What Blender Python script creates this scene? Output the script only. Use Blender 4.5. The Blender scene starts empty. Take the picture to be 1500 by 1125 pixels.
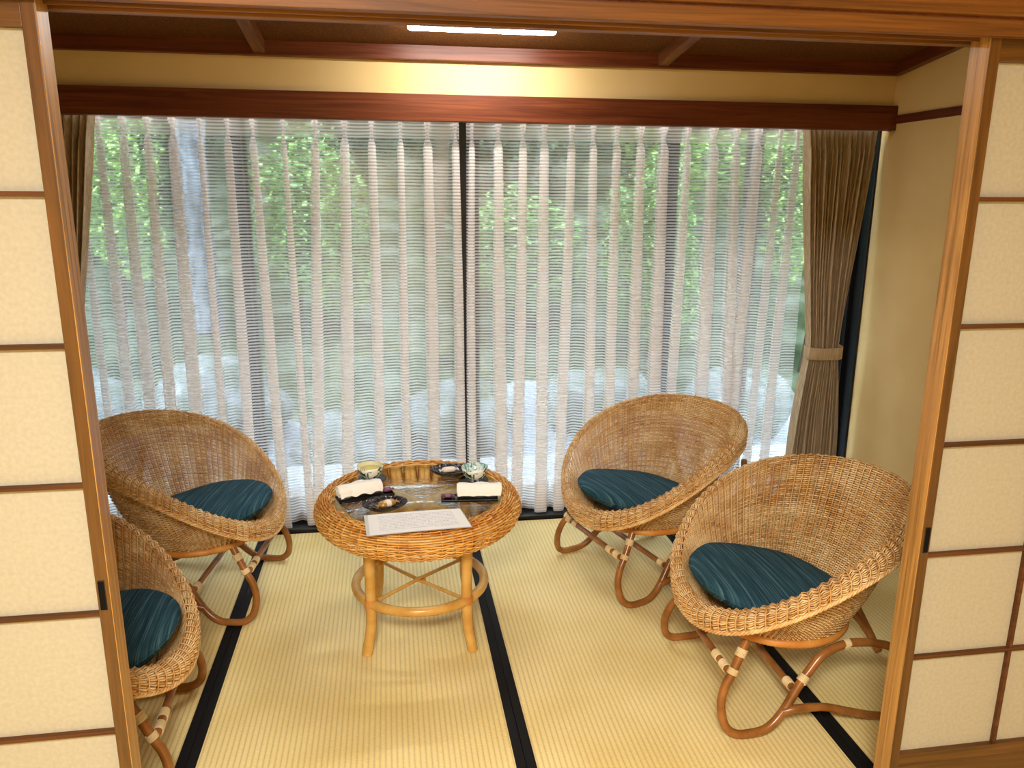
import bpy, math, random
import numpy as np
from math import sin, cos, pi, radians
from mathutils import Vector, Matrix
random.seed(7); RNG = np.random.default_rng(7)
scn = bpy.context.scene
COL = scn.collection

def lin(r, g, b, k=1.0):
    f = lambda c: ((c/255+.055)/1.055)**2.4 if c > 10 else c/255/12.92
    return (f(r)*k, f(g)*k, f(b)*k, 1)

# ------------------------------------------------------------------ camera
YAW, PITCH, ROLL, FPX, CX, CH = 0.1565444, 0.2387249, 0.0062242, 1144.94, -0.324085, 1.488954
_f = Vector((sin(YAW)*cos(PITCH), cos(YAW)*cos(PITCH), -sin(PITCH)))
_r0 = Vector((cos(YAW), -sin(YAW), 0)); _u0 = _r0.cross(_f)
_r = cos(ROLL)*_r0+sin(ROLL)*_u0; _u = -sin(ROLL)*_r0+cos(ROLL)*_u0
cam_d = bpy.data.cameras.new('camera'); cam = bpy.data.objects.new('camera', cam_d); COL.objects.link(cam)
cam_d.sensor_width = 36; cam_d.lens = FPX/1500*36; cam_d.clip_start = .02; cam_d.clip_end = 200
M = Matrix((( _r.x, _u.x, -_f.x, CX), (_r.y, _u.y, -_f.y, 0), (_r.z, _u.z, -_f.z, CH), (0, 0, 0, 1)))
cam.matrix_world = M
scn.camera = cam
scn.view_settings.view_transform = 'Standard'
scn.view_settings.look = 'None'
scn.view_settings.gamma = 1
scn.view_settings.use_curve_mapping = False
scn.view_settings.exposure = 0.62

# ------------------------------------------------------------------ world (overcast daylight)
w = bpy.data.worlds.new('overcast_sky'); scn.world = w; w.use_nodes = True
nt = w.node_tree; nt.nodes.clear()
bg = nt.nodes.new('ShaderNodeBackground'); out = nt.nodes.new('ShaderNodeOutputWorld')
bg.inputs[0].default_value = (.74, .87, 1.0, 1); bg.inputs[1].default_value = 8.0
nt.links.new(bg.outputs[0], out.inputs[0])

# lamps: main-room ceiling lamp (behind the camera); the tube lamp over the window bay is built below
def area_light(name, loc, size, power, color, rot=(0, 0, 0), size_y=None):
    d = bpy.data.lights.new(name, 'AREA'); d.energy = power; d.color = color
    d.shape = 'RECTANGLE'; d.size = size; d.size_y = size_y or size
    o = bpy.data.objects.new(name, d); o.location = loc; o.rotation_euler = rot; COL.objects.link(o); return o
ROOM_L = area_light('room_lamp_light', (-0.50, -0.40, 2.20), .6, 86, (1, .96, .88))
TUBE_STRENGTH = 60
# ------------------------------------------------------------------ material helpers
def mat(name, base=(.5, .5, .5, 1), rough=.5, spec=.5, metal=0, build=None):
    m = bpy.data.materials.new(name); m.use_nodes = True
    n = m.node_tree.nodes; b = n['Principled BSDF']
    b.inputs['Base Color'].default_value = base; b.inputs['Roughness'].default_value = rough
    b.inputs['Specular IOR Level'].default_value = spec; b.inputs['Metallic'].default_value = metal
    if build: build(m.node_tree, b)
    return m
def N(t, typ, **kw):
    n = t.nodes.new(typ)
    for k, v in kw.items():
        if k.startswith('i_'):
            key = k[2:]; key = int(key) if key.isdigit() else key.replace('_', ' ')
            n.inputs[key].default_value = v
        else: setattr(n, k, v)
    return n
def ramp(t, stops):
    r = t.nodes.new('ShaderNodeValToRGB'); e = r.color_ramp.elements
    while len(e) < len(stops): e.new(.5)
    for el, (p, c) in zip(e, stops): el.position = p; el.color = c
    return r
def bump(t, b, src, strength=.3, dist=.001):
    bp = N(t, 'ShaderNodeBump'); bp.inputs['Strength'].default_value = strength; bp.inputs['Distance'].default_value = dist
    t.links.new(src, bp.inputs['Height']); t.links.new(bp.outputs[0], b.inputs['Normal'])
def wood(name, dark, light, axis, rough=.35, scale=1.0, spec=.5):
    # grain stretched along axis (0 x, 1 y, 2 z)
    def bld(t, b):
        tc = N(t, 'ShaderNodeTexCoord'); mp = N(t, 'ShaderNodeMapping')
        s = [28*scale]*3; s[axis] = 1.1*scale; mp.inputs['Scale'].default_value = s
        t.links.new(tc.outputs['Object'], mp.inputs[0])
        n1 = N(t, 'ShaderNodeTexNoise'); n1.inputs['Scale'].default_value = 1.4; n1.inputs['Detail'].default_value = 5
        n1.inputs['Distortion'].default_value = 1.1; n1.inputs['Roughness'].default_value = .6
        t.links.new(mp.outputs[0], n1.inputs[0])
        mp2 = N(t, 'ShaderNodeMapping'); s2 = [260*scale]*3; s2[axis] = 5*scale; mp2.inputs['Scale'].default_value = s2
        t.links.new(tc.outputs['Object'], mp2.inputs[0])
        n2 = N(t, 'ShaderNodeTexNoise'); n2.inputs['Scale'].default_value = 1; n2.inputs['Detail'].default_value = 2
        t.links.new(mp2.outputs[0], n2.inputs[0])
        mx = N(t, 'ShaderNodeMath', operation='MULTIPLY_ADD'); mx.inputs[1].default_value = .25
        t.links.new(n2.outputs[0], mx.inputs[0]); t.links.new(n1.outputs[0], mx.inputs[2])
        r = ramp(t, [(.42, dark), (.78, light)]); t.links.new(mx.outputs[0], r.inputs[0])
        t.links.new(r.outputs[0], b.inputs['Base Color']); bump(t, b, n2.outputs[0], .15, .0006)
    return mat(name, light, rough, spec, build=bld)

WD, WL = lin(58, 34, 7), lin(98, 63, 20)
M_edge = wood('painted_lit_edge_wood', lin(120, 82, 34), lin(186, 140, 76), 2)  # tube-lamp light on the door edges, put into a lighter wood colour
M_doorz = wood('shoji_frame_wood_upright', WD, WL, 2)
M_doorx = wood('shoji_frame_wood_rail', WD, WL, 0)
M_munt = wood('dark_lattice_wood', lin(52, 28, 10), lin(92, 52, 22), 0, .5, 1.0, .3)
M_kamoi = wood('lintel_wood', lin(70, 40, 10), lin(122, 78, 30), 0, .5, 1.0, .3)
M_dark = wood('dark_stained_wood_x', lin(76, 28, 10), lin(118, 60, 30), 0, .42, 1.0, .35)
M_darky = wood('dark_stained_wood_y', lin(72, 26, 10), lin(112, 54, 24), 1, .4)
M_batten = wood('ceiling_batten_wood', lin(84, 46, 18), lin(126, 74, 34), 1, .45)
def plaster(t, b):
    tc = N(t, 'ShaderNodeTexCoord'); n = N(t, 'ShaderNodeTexNoise'); n.inputs['Scale'].default_value = 260; n.inputs['Detail'].default_value = 4
    t.links.new(tc.outputs['Object'], n.inputs[0])
    n2 = N(t, 'ShaderNodeTexNoise'); n2.inputs['Scale'].default_value = 3; t.links.new(tc.outputs['Object'], n2.inputs[0])
    r = ramp(t, [(.3, lin(226, 196, 136)), (.7, lin(236, 208, 152))]); t.links.new(n2.outputs[0], r.inputs[0])
    t.links.new(r.outputs[0], b.inputs['Base Color']); bump(t, b, n.outputs[0], .35, .0012)
M_wall = mat('beige_plaster', lin(210, 180, 124), .9, .1, build=plaster)
def ceilb(t, b):
    tc = N(t, 'ShaderNodeTexCoord'); n = N(t, 'ShaderNodeTexNoise'); n.inputs['Scale'].default_value = 160; n.inputs['Detail'].default_value = 3
    t.links.new(tc.outputs['Object'], n.inputs[0])
    r = ramp(t, [(.35, lin(82, 46, 16)), (.7, lin(122, 78, 34))]); t.links.new(n.outputs[0], r.inputs[0])
    t.links.new(r.outputs[0], b.inputs['Base Color']); bump(t, b, n.outputs[0], .4, .001)
M_ceil = mat('brown_ceiling_board', lin(100, 60, 25), .75, .2, build=ceilb)
M_roomceil = mat('room_ceiling_board', lin(190, 150, 100), .8, .2)

def tatami(t, b):
    tc = N(t, 'ShaderNodeTexCoord'); sp = N(t, 'ShaderNodeSeparateXYZ'); t.links.new(tc.outputs['Object'], sp.inputs[0])
    # ribs run along y, pitch 15 mm
    def wave(src, pitch, ph=0):
        a = N(t, 'ShaderNodeMath', operation='MULTIPLY'); a.inputs[1].default_value = 2*pi/pitch; t.links.new(src, a.inputs[0])
        s = N(t, 'ShaderNodeMath', operation='SINE'); t.links.new(a.outputs[0], s.inputs[0]); return s.outputs[0]
    wx = wave(sp.outputs[0], .0155)
    ab = N(t, 'ShaderNodeMath', operation='ABSOLUTE'); wh = wave(sp.outputs[0], .031); t.links.new(wh, ab.inputs[0])
    mp = N(t, 'ShaderNodeMapping'); mp.inputs['Scale'].default_value = (70, 420, 1); t.links.new(tc.outputs['Object'], mp.inputs[0])
    n1 = N(t, 'ShaderNodeTexNoise'); n1.inputs['Scale'].default_value = 1; n1.inputs['Detail'].default_value = 2; t.links.new(mp.outputs[0], n1.inputs[0])
    n2 = N(t, 'ShaderNodeTexNoise'); n2.inputs['Scale'].default_value = 2.2; t.links.new(tc.outputs['Object'], n2.inputs[0])
    cm = N(t, 'ShaderNodeMath', operation='MULTIPLY_ADD'); cm.inputs[1].default_value = .55
    t.links.new(n1.outputs[0], cm.inputs[0]); t.links.new(n2.outputs[0], cm.inputs[2])
    r = ramp(t, [(.5, lin(220, 194, 120)), (.95, lin(244, 226, 164))]); t.links.new(cm.outputs[0], r.inputs[0])
    # colour multiplied darker in the rib valleys
    pw = N(t, 'ShaderNodeMath', operation='POWER'); pw.inputs[1].default_value = .35; t.links.new(ab.outputs[0], pw.inputs[0])
    mr = N(t, 'ShaderNodeMapRange'); mr.inputs['To Min'].default_value = .62; mr.inputs['To Max'].default_value = 1; t.links.new(pw.outputs[0], mr.inputs[0])
    mm = N(t, 'ShaderNodeMix', data_type='RGBA', blend_type='MULTIPLY'); mm.inputs['Factor'].default_value = 1
    t.links.new(r.outputs[0], mm.inputs['A']); t.links.new(mr.outputs[0], mm.inputs['B'])
    t.links.new(mm.outputs['Result'], b.inputs['Base Color'])
    h = N(t, 'ShaderNodeMath', operation='MULTIPLY_ADD'); h.inputs[1].default_value = .25
    t.links.new(n1.outputs[0], h.inputs[0]); t.links.new(pw.outputs[0], h.inputs[2])
    bump(t, b, h.outputs[0], .55, .0022)
M_tatami = mat('tatami_rush', lin(222, 192, 128), .55, .35, build=tatami)
def heri(t, b):
    tc = N(t, 'ShaderNodeTexCoord'); n = N(t, 'ShaderNodeTexNoise'); n.inputs['Scale'].default_value = 700; t.links.new(tc.outputs['Object'], n.inputs[0])
    bump(t, b, n.outputs[0], .3, .0006)
M_heri = mat('black_cloth_border', lin(16, 16, 18), .7, .2, build=heri)
M_straw = mat('pale_seam_straw', lin(238, 228, 196), .8)
M_metal = mat('dark_bronze_aluminium', lin(22, 22, 24), .35, .5, .3)
M_black = mat('black_metal', lin(10, 10, 10), .8, .1)
M_steel = mat('handle_rim_metal', lin(70, 62, 48), .35, .5, .8)

def paper_mat():
    m = bpy.data.materials.new('shoji_paper'); m.use_nodes = True; t = m.node_tree; t.nodes.clear()
    tc = N(t, 'ShaderNodeTexCoord'); n = N(t, 'ShaderNodeTexNoise'); n.inputs['Scale'].default_value = 30; n.inputs['Detail'].default_value = 5
    t.links.new(tc.outputs['Object'], n.inputs[0])
    r = ramp(t, [(.3, lin(178, 173, 155)), (.7, lin(188, 184, 166))]); t.links.new(n.outputs[0], r.inputs[0])
    d = N(t, 'ShaderNodeBsdfDiffuse'); tr = N(t, 'ShaderNodeBsdfTranslucent'); mx = N(t, 'ShaderNodeMixShader'); mx.inputs[0].default_value = .22
    o = N(t, 'ShaderNodeOutputMaterial')
    t.links.new(r.outputs[0], d.inputs[0]); t.links.new(r.outputs[0], tr.inputs[0])
    t.links.new(d.outputs[0], mx.inputs[1]); t.links.new(tr.outputs[0], mx.inputs[2]); t.links.new(mx.outputs[0], o.inputs[0]); return m
M_paper = paper_mat()

def sheer_mat():
    # u = along cloth (m), v = height (m): knitted bands, opaque and open in turn
    m = bpy.data.materials.new('sheer_striped_cloth'); m.use_nodes = True; t = m.node_tree; t.nodes.clear()
    uv = N(t, 'ShaderNodeUVMap'); sp = N(t, 'ShaderNodeSeparateXYZ'); t.links.new(uv.outputs[0], sp.inputs[0])
    nz = N(t, 'ShaderNodeTexNoise'); nz.inputs['Scale'].default_value = 9; t.links.new(uv.outputs[0], nz.inputs[0])
    wv = N(t, 'ShaderNodeMath', operation='MULTIPLY_ADD'); wv.inputs[1].default_value = .006; t.links.new(nz.outputs[0], wv.inputs[0]); t.links.new(sp.outputs[1], wv.inputs[2])
    a = N(t, 'ShaderNodeMath', operation='MULTIPLY'); a.inputs[1].default_value = 2*pi/.0135; t.links.new(wv.outputs[0], a.inputs[0])
    s = N(t, 'ShaderNodeMath', operation='SINE'); t.links.new(a.outputs[0], s.inputs[0])
    mr = N(t, 'ShaderNodeMapRange'); mr.inputs['From Min'].default_value = -.55; mr.inputs['From Max'].default_value = .35
    mr.inputs['To Min'].default_value = .15; mr.inputs['To Max'].default_value = .66; t.links.new(s.outputs[0], mr.inputs[0])
    # header tape (top 5 cm) and bottom hem (15 cm) are double cloth
    def band(lo, hi):
        g = N(t, 'ShaderNodeMath', operation='GREATER_THAN'); g.inputs[1].default_value = lo; t.links.new(sp.outputs[1], g.inputs[0])
        l = N(t, 'ShaderNodeMath', operation='LESS_THAN'); l.inputs[1].default_value = hi; t.links.new(sp.outputs[1], l.inputs[0])
        k = N(t, 'ShaderNodeMath', operation='MULTIPLY'); t.links.new(g.outputs[0], k.inputs[0]); t.links.new(l.outputs[0], k.inputs[1]); return k.outputs[0]
    hs = N(t, 'ShaderNodeMath', operation='ADD'); t.links.new(band(1.715, 1.90), hs.inputs[0]); t.links.new(band(-1, .165), hs.inputs[1])
    at = N(t, 'ShaderNodeAttribute', attribute_name='tone')      # 1 where the sewn pleat doubles the cloth
    pl = N(t, 'ShaderNodeMath', operation='MULTIPLY_ADD'); pl.inputs[1].default_value = .28; t.links.new(at.outputs['Fac'], pl.inputs[0]); t.links.new(mr.outputs[0], pl.inputs[2])
    ad = N(t, 'ShaderNodeMath', operation='MULTIPLY_ADD', use_clamp=True); ad.inputs[1].default_value = .30
    t.links.new(hs.outputs[0], ad.inputs[0]); t.links.new(pl.outputs[0], ad.inputs[2])
    d = N(t, 'ShaderNodeBsdfDiffuse'); d.inputs[0].default_value = lin(246, 238, 234)
    tr = N(t, 'ShaderNodeBsdfTranslucent'); tr.inputs[0].default_value = lin(246, 244, 244)
    mx = N(t, 'ShaderNodeMixShader'); mx.inputs[0].default_value = .54; tp = N(t, 'ShaderNodeBsdfTransparent')
    m2 = N(t, 'ShaderNodeMixShader'); o = N(t, 'ShaderNodeOutputMaterial')
    t.links.new(d.outputs[0], mx.inputs[1]); t.links.new(tr.outputs[0], mx.inputs[2])
    t.links.new(ad.outputs[0], m2.inputs[0]); t.links.new(tp.outputs[0], m2.inputs[1]); t.links.new(mx.outputs[0], m2.inputs[2])
    t.links.new(m2.outputs[0], o.inputs[0]); return m
M_sheer = sheer_mat()
def drapeb(t, b):
    tc = N(t, 'ShaderNodeTexCoord'); mp = N(t, 'ShaderNodeMapping'); mp.inputs['Scale'].default_value = (300, 300, 8); t.links.new(tc.outputs['Object'], mp.inputs[0])
    n = N(t, 'ShaderNodeTexNoise'); n.inputs['Scale'].default_value = 1; t.links.new(mp.outputs[0], n.inputs[0])
    r = ramp(t, [(.3, lin(160, 138, 108)), (.7, lin(202, 180, 150))]); t.links.new(n.outputs[0], r.inputs[0]); t.links.new(r.outputs[0], b.inputs['Base Color'])
    bump(t, b, n.outputs[0], .3, .0006)
M_drape = mat('brown_drape_cloth', lin(140, 110, 75), .8, .15, build=drapeb)

def glass_mat(name, tint, ior=1.45, gain=1.0):
    m = bpy.data.materials.new(name); m.use_nodes = True; t = m.node_tree; t.nodes.clear()
    fr = N(t, 'ShaderNodeFresnel'); ge = N(t, 'ShaderNodeNewGeometry'); io = N(t, 'ShaderNodeMapRange'); io.inputs['To Min'].default_value = ior; io.inputs['To Max'].default_value = 1/ior
    t.links.new(ge.outputs['Backfacing'], io.inputs[0]); t.links.new(io.outputs[0], fr.inputs[0])
    mu = N(t, 'ShaderNodeMath', operation='MULTIPLY', use_clamp=True); mu.inputs[1].default_value = gain; t.links.new(fr.outputs[0], mu.inputs[0])
    tp = N(t, 'ShaderNodeBsdfTransparent'); tp.inputs[0].default_value = tint
    g = N(t, 'ShaderNodeBsdfGlossy'); g.inputs['Roughness'].default_value = .02; g.inputs[0].default_value = (.95, 1, .98, 1)
    mx = N(t, 'ShaderNodeMixShader'); o = N(t, 'ShaderNodeOutputMaterial')
    t.links.new(mu.outputs[0], mx.inputs[0]); t.links.new(tp.outputs[0], mx.inputs[1]); t.links.new(g.outputs[0], mx.inputs[2]); t.links.new(mx.outputs[0], o.inputs[0]); return m
M_glass = glass_mat('window_glass', (.95, .97, .97, 1))
M_tglass = glass_mat('table_glass', (.96, .985, .975, 1), 1.5, 1.0)

def cane_mat(name, cols, rough=.42, attr=True):
    def bld(t, b):
        tc = N(t, 'ShaderNodeTexCoord')
        n = N(t, 'ShaderNodeTexNoise'); n.inputs['Scale'].default_value = 11; n.inputs['Detail'].default_value = 4; t.links.new(tc.outputs['Object'], n.inputs[0])
        at = N(t, 'ShaderNodeAttribute', attribute_name='tone')
        a = N(t, 'ShaderNodeMath', operation='MULTIPLY_ADD'); a.inputs[1].default_value = .5
        t.links.new(at.outputs['Fac'], a.inputs[0]); t.links.new(n.outputs[0], a.inputs[2])
        r = ramp(t, [(.35+.22*i/(len(cols)-1)*3, c) for i, c in enumerate(cols)]); t.links.new(a.outputs[0], r.inputs[0])
        t.links.new(r.outputs[0], b.inputs['Base Color'])
    return mat(name, cols[1], rough, .45, build=bld)
M_wicker = cane_mat('woven_rattan', [lin(176, 122, 66), lin(212, 168, 108), lin(236, 206, 156)])
M_wickert = cane_mat('table_woven_rattan', [lin(186, 116, 44), lin(216, 156, 76), lin(238, 194, 118)])
def polem(name, d, l, rough=.25):
    def bld(t, b):
        tc = N(t, 'ShaderNodeTexCoord'); n = N(t, 'ShaderNodeTexNoise'); n.inputs['Scale'].default_value = 16; n.inputs['Detail'].default_value = 4
        t.links.new(tc.outputs['Object'], n.inputs[0]); r = ramp(t, [(.3, d), (.7, l)]); t.links.new(n.outputs[0], r.inputs[0]); t.links.new(r.outputs[0], b.inputs['Base Color'])
    return mat(name, l, rough, .5, build=bld)
M_pole = polem('varnished_rattan_pole', lin(122, 76, 30), lin(162, 106, 54))
M_poleh = polem('honey_rattan_pole', lin(186, 138, 60), lin(214, 172, 96))
M_bind = polem('pale_cane_binding', lin(204, 180, 132), lin(232, 214, 172), .5)
M_ring = polem('cane_wrapped_ring', lin(186, 116, 40), lin(214, 152, 74), .45)

def cushb(t, b):
    tc = N(t, 'ShaderNodeTexCoord'); mp = N(t, 'ShaderNodeMapping'); mp.inputs['Rotation'].default_value = (0, 0, radians(7)); mp.inputs['Scale'].default_value = (270, 4, 4)
    t.links.new(tc.outputs['Object'], mp.inputs[0])
    n = N(t, 'ShaderNodeTexNoise'); n.inputs['Scale'].default_value = 1; n.inputs['Detail'].default_value = 3; n.inputs['Roughness'].default_value = .7; t.links.new(mp.outputs[0], n.inputs[0])
    r = ramp(t, [(.34, lin(24, 48, 60)), (.52, lin(42, 78, 92)), (.70, lin(86, 122, 134))]); t.links.new(n.outputs[0], r.inputs[0])
    t.links.new(r.outputs[0], b.inputs['Base Color']); bump(t, b, n.outputs[0], .4, .002)
M_cush = mat('teal_striped_cloth', lin(40, 80, 95), .85, .15, build=cushb)

# ------------------------------------------------------------------ mesh helpers
class MB:
    def __init__(s): s.v = []; s.f = []; s.n = 0; s.uv = []; s.tone = []
    def add(s, V, F, tone=.5, uv=None):
        V = np.asarray(V, float); s.v.append(V); F = np.asarray(F, int)
        s.f.append(F+s.n); s.n += len(V); s.tone.append(np.full(len(V), tone) if np.isscalar(tone) else np.asarray(tone))
        s.uv.append(np.zeros((len(V), 2)) if uv is None else np.asarray(uv, float))
        return s
    def box(s, x0, x1, y0, y1, z0, z1, bev=0):
        V = [(x, y, z) for x in (x0, x1) for y in (y0, y1) for z in (z0, z1)]
        return s.add(V, [(0, 1, 3, 2), (4, 6, 7, 5), (0, 4, 5, 1), (2, 3, 7, 6), (0, 2, 6, 4), (1, 5, 7, 3)])
    def grid(s, P, close_u=False, close_v=False, tone=.5, uv=None):
        # P [nu,nv,3]
        nu, nv = P.shape[:2]; iu = np.arange(nu if close_u else nu-1); iv = np.arange(nv if close_v else nv-1)
        A, B = np.meshgrid(iu, iv, indexing='ij'); A = A.ravel(); B = B.ravel(); A2 = (A+1) % nu; B2 = (B+1) % nv
        F = np.stack([A*nv+B, A2*nv+B, A2*nv+B2, A*nv+B2], 1)
        return s.add(P.reshape(-1, 3), F, tone if np.isscalar(tone) else np.asarray(tone).ravel(), None if uv is None else uv.reshape(-1, 2))
    def tube(s, pts, r, seg=8, closed=False, caps=True, tone=.5):
        P = np.asarray(pts, float); n = len(P)
        T = (np.roll(P, -1, 0)-np.roll(P, 1, 0)) if closed else np.gradient(P, axis=0)
        T /= np.linalg.norm(T, axis=1)[:, None]+1e-12
        nrm = np.zeros((n, 3)); a = np.array([0, 0, 1.]) if abs(T[0][2]) < .9 else np.array([1., 0, 0])
        v = a-T[0]*(a@T[0]); v /= np.linalg.norm(v); nrm[0] = v
        for i in range(1, n):
            v = nrm[i-1]-T[i]*(nrm[i-1]@T[i]); l = np.linalg.norm(v); nrm[i] = v/l if l > 1e-9 else nrm[i-1]
        bn = np.cross(T, nrm)
        if closed:
            v = nrm[-1]-T[0]*(nrm[-1]@T[0]); v /= np.linalg.norm(v)
            ang = math.atan2(v@bn[0], v@nrm[0]); tw = -ang*np.arange(n)/n
            nrm, bn = nrm*np.cos(tw)[:, None]+bn*np.sin(tw)[:, None], bn*np.cos(tw)[:, None]-nrm*np.sin(tw)[:, None]
        R = np.full(n, r) if np.isscalar(r) else np.asarray(r)
        th = np.linspace(0, 2*pi, seg, endpoint=False)
        G = P[:, None]+R[:, None, None]*(nrm[:, None]*np.cos(th)[None, :, None]+bn[:, None]*np.sin(th)[None, :, None])
        b0 = s.n; s.grid(G, close_u=closed, close_v=True, tone=tone)
        if caps and not closed:
            for k, e in ((0, 0), (n-1, 1)):
                c = np.vstack([P[k], G[k]]); idx = np.arange(seg)
                F = [(0, 1+i, 1+(i+1) % seg, 1+(i+1) % seg) for i in idx]
                s.add(c, [(f[0], f[2], f[1]) if e else (f[0], f[1], f[2]) for f in F][0:0] or np.zeros((0, 4), int), tone)
                base = s.n-len(c); s.tris = getattr(s, 'tris', [])
                s.tris += [((base, base+1+i, base+1+(i+1) % seg) if e else (base, base+1+(i+1) % seg, base+1+i)) for i in idx]
        return s
    def lathe(s, prof, seg=32, c=(0, 0, 0), closed=False, tone=.5):
        prof = np.asarray(prof, float); th = np.linspace(0, 2*pi, seg, endpoint=False)
        G = np.stack([np.outer(np.cos(th), prof[:, 0])+c[0], np.outer(np.sin(th), prof[:, 0])+c[1], np.tile(prof[:, 1], (seg, 1))+c[2]], -1)
        return s.grid(G, close_u=True, close_v=closed, tone=tone)
    def mesh(s, name, smooth=True):
        V = np.vstack(s.v); F = [tuple(f) for a in s.f for f in a.tolist()]+[tuple(t) for t in getattr(s, 'tris', [])]
        me = bpy.data.meshes.new(name); me.from_pydata(V.tolist(), [], F)
        at = me.attributes.new('tone', 'FLOAT', 'POINT'); at.data.foreach_set('value', np.concatenate(s.tone).astype(np.float32))
        uvs = np.vstack(s.uv)
        if np.abs(uvs).max() > 0:
            ul = me.uv_layers.new(name='UVMap'); li = np.zeros(len(me.loops), int); me.loops.foreach_get('vertex_index', li)
            ul.data.foreach_set('uv', uvs[li].astype(np.float32).ravel())
        if smooth: me.polygons.foreach_set('use_smooth', [True]*len(me.polygons))
        me.update(); return me
    def build(s, name, m, parent=None, smooth=True, bevel=0, loc=None):
        me = s.mesh(name, smooth); me.materials.append(m)
        o = bpy.data.objects.new(name, me); COL.objects.link(o)
        if parent: o.parent = parent
        if loc is not None: o.location = loc
        if bevel:
            md = o.modifiers.new('bevel', 'BEVEL'); md.width = bevel; md.segments = 2; md.limit_method = 'ANGLE'
        return o
def smooth_path(pts, n=10, closed=False):
    P = np.asarray(pts, float); out = []
    m = len(P); rng = range(m if closed else m-1)
    for i in rng:
        if closed: p0, p1, p2, p3 = P[(i-1) % m], P[i], P[(i+1) % m], P[(i+2) % m]
        else: p1, p2 = P[i], P[i+1]; p0 = P[i-1] if i else 2*p1-p2; p3 = P[i+2] if i+2 < m else 2*p2-p1
        for k in range(n):
            t = k/n; out.append(.5*((2*p1)+(-p0+p2)*t+(2*p0-5*p1+4*p2-p3)*t*t+(-p0+3*p1-3*p2+p3)*t**3))
    if not closed: out.append(P[-1])
    return np.array(out)
def empty(name, loc=(0, 0, 0), rz=0):
    o = bpy.data.objects.new(name, None); o.location = loc; o.rotation_euler = (0, 0, rz); o.empty_display_size = .1; COL.objects.link(o); return o
def tag(o, label=None, cat=None, group=None, kind=None):
    for k, v in (('label', label), ('category', cat), ('group', group), ('kind', kind)):
        if v: o[k] = v
    return o
def structbox(name, m, b, label=None, cat=None, bev=.0015):
    o = MB().box(*b).build(name, m, smooth=False, bevel=bev); tag(o, label, cat, kind='structure'); return o

# ------------------------------------------------------------------ setting
XL, XR = -1.92, 1.92           # side walls of the window bay
YB = 3.37                      # upper back wall face
def ceil_z(y): return 2.055+.135*(3.34-y)
floor = structbox('floor', M_straw, (XL-.3, XR+.3, -1.6, 3.78, -.09, -.03), 'base floor under the straw mats of room and window bay', 'floor')
xs = [-1.8, -.9, 0, .9, 1.8]
def mat_obj(x0, x1, y0, y1, par, bl=True, br=True):
    g = .001
    o = MB().box(x0+g, x1-g, y0, y1, -.03, 0).build('tatami_mat', M_tatami, par, smooth=False, bevel=.002)
    for s, on in ((0, bl), (1, br)):
        if on:
            a = x0+g-.0002 if s == 0 else x1-g-.0265
            MB().box(a, a+.0267, y0+.0005, y1-.0005, -.028, .0012).build('mat_border', M_heri, o, smooth=False, bevel=.0006)
    return o
for a, b in zip(xs[:-1], xs[1:]): mat_obj(a, b, 1.522, 3.362, floor)
mat_obj(-1.915, -1.8, 1.522, 3.362, floor, False, False); mat_obj(1.8, 1.915, 1.522, 3.362, floor, False, False)
for a, b in zip(xs[:-1], xs[1:]): mat_obj(a, b, -1.5, 1.365, floor)
structbox('trim_1', M_doorx, (XL-.3, XR+.3, 1.368, 1.52, -.03, 0.0), 'wooden door track sill on the floor under the sliding paper doors', 'door sill')

# side walls and back wall
def wall_poly(name, x0, x1, label):
    # side wall of the bay: top follows the sloping ceiling
    mb = MB(); ys = [1.49, YB+.25]; z1 = [ceil_z(1.49)+.05, ceil_z(YB+.25)+.05]
    V = [(x, y, z) for x in (x0, x1) for (y, z) in ((ys[0], -.03), (ys[0], z1[0]), (ys[1], -.03), (ys[1], z1[1]))]
    mb.add(V, [(0, 1, 3, 2), (4, 6, 7, 5), (0, 4, 5, 1), (2, 3, 7, 6), (0, 2, 6, 4), (1, 5, 7, 3)])
    o = mb.build(name, M_wall, smooth=False); tag(o, label, 'wall', kind='structure'); return o
wall_poly('wall_right', XR, XR+.1, 'beige plaster side wall right of the brown drape')
wall_poly('wall_left', XL-.1, XL, 'beige plaster side wall behind the left paper doors')
structbox('wall_back', M_wall, (XL, XR, YB, YB+.025, 1.80, 2.16), 'beige plaster strip of wall between ceiling beam and curtain valance', 'wall')
structbox('trim_2', M_dark, (XL, XR, YB-.04, YB+.012, 1.772, 1.876), 'dark reddish wood curtain valance board over the window', 'valance', .003)
structbox('trim_3', M_darky, (XR-.012, XR+.002, 1.49, YB-.042, 1.800, 1.835), 'thin dark wood rail along the right side wall', 'trim')
structbox('trim_4', M_darky, (XL-.002, XL+.012, 1.49, YB-.042, 1.800, 1.835), 'thin dark wood rail along the left side wall', 'trim')
structbox('trim_5', M_dark, (XL, XR, YB-.035, YB+.01, 2.003, 2.068), 'dark wood beam where the back wall meets the ceiling', 'ceiling beam', .003)
def sloped(name, x0, x1, m, y0, y1, zo0, zo1, par=None):
    V = [(x, y, ceil_z(y)+z) for x in (x0, x1) for y in (y0, y1) for z in (zo0, zo1)]
    return MB().add(V, [(0, 1, 3, 2), (4, 6, 7, 5), (0, 4, 5, 1), (2, 3, 7, 6), (0, 2, 6, 4), (1, 5, 7, 3)]).build(name, m, par, smooth=False, bevel=.002)
ceiling = tag(empty('ceiling', (0, 0, 0)), 'dark brown sloping ceiling of the window bay with battens', 'ceiling', kind='structure')
bx = [XL, -.79, .83, XR]
for a, b in zip(bx[:-1], bx[1:]): sloped('ceiling_board', a+.002, b-.002, M_ceil, 1.49, YB, .002, .02, ceiling)
for x in (-.79, .83): sloped('batten', x-.022, x+.022, M_batten, 1.49, YB-.035, -.046, .002, ceiling)
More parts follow.
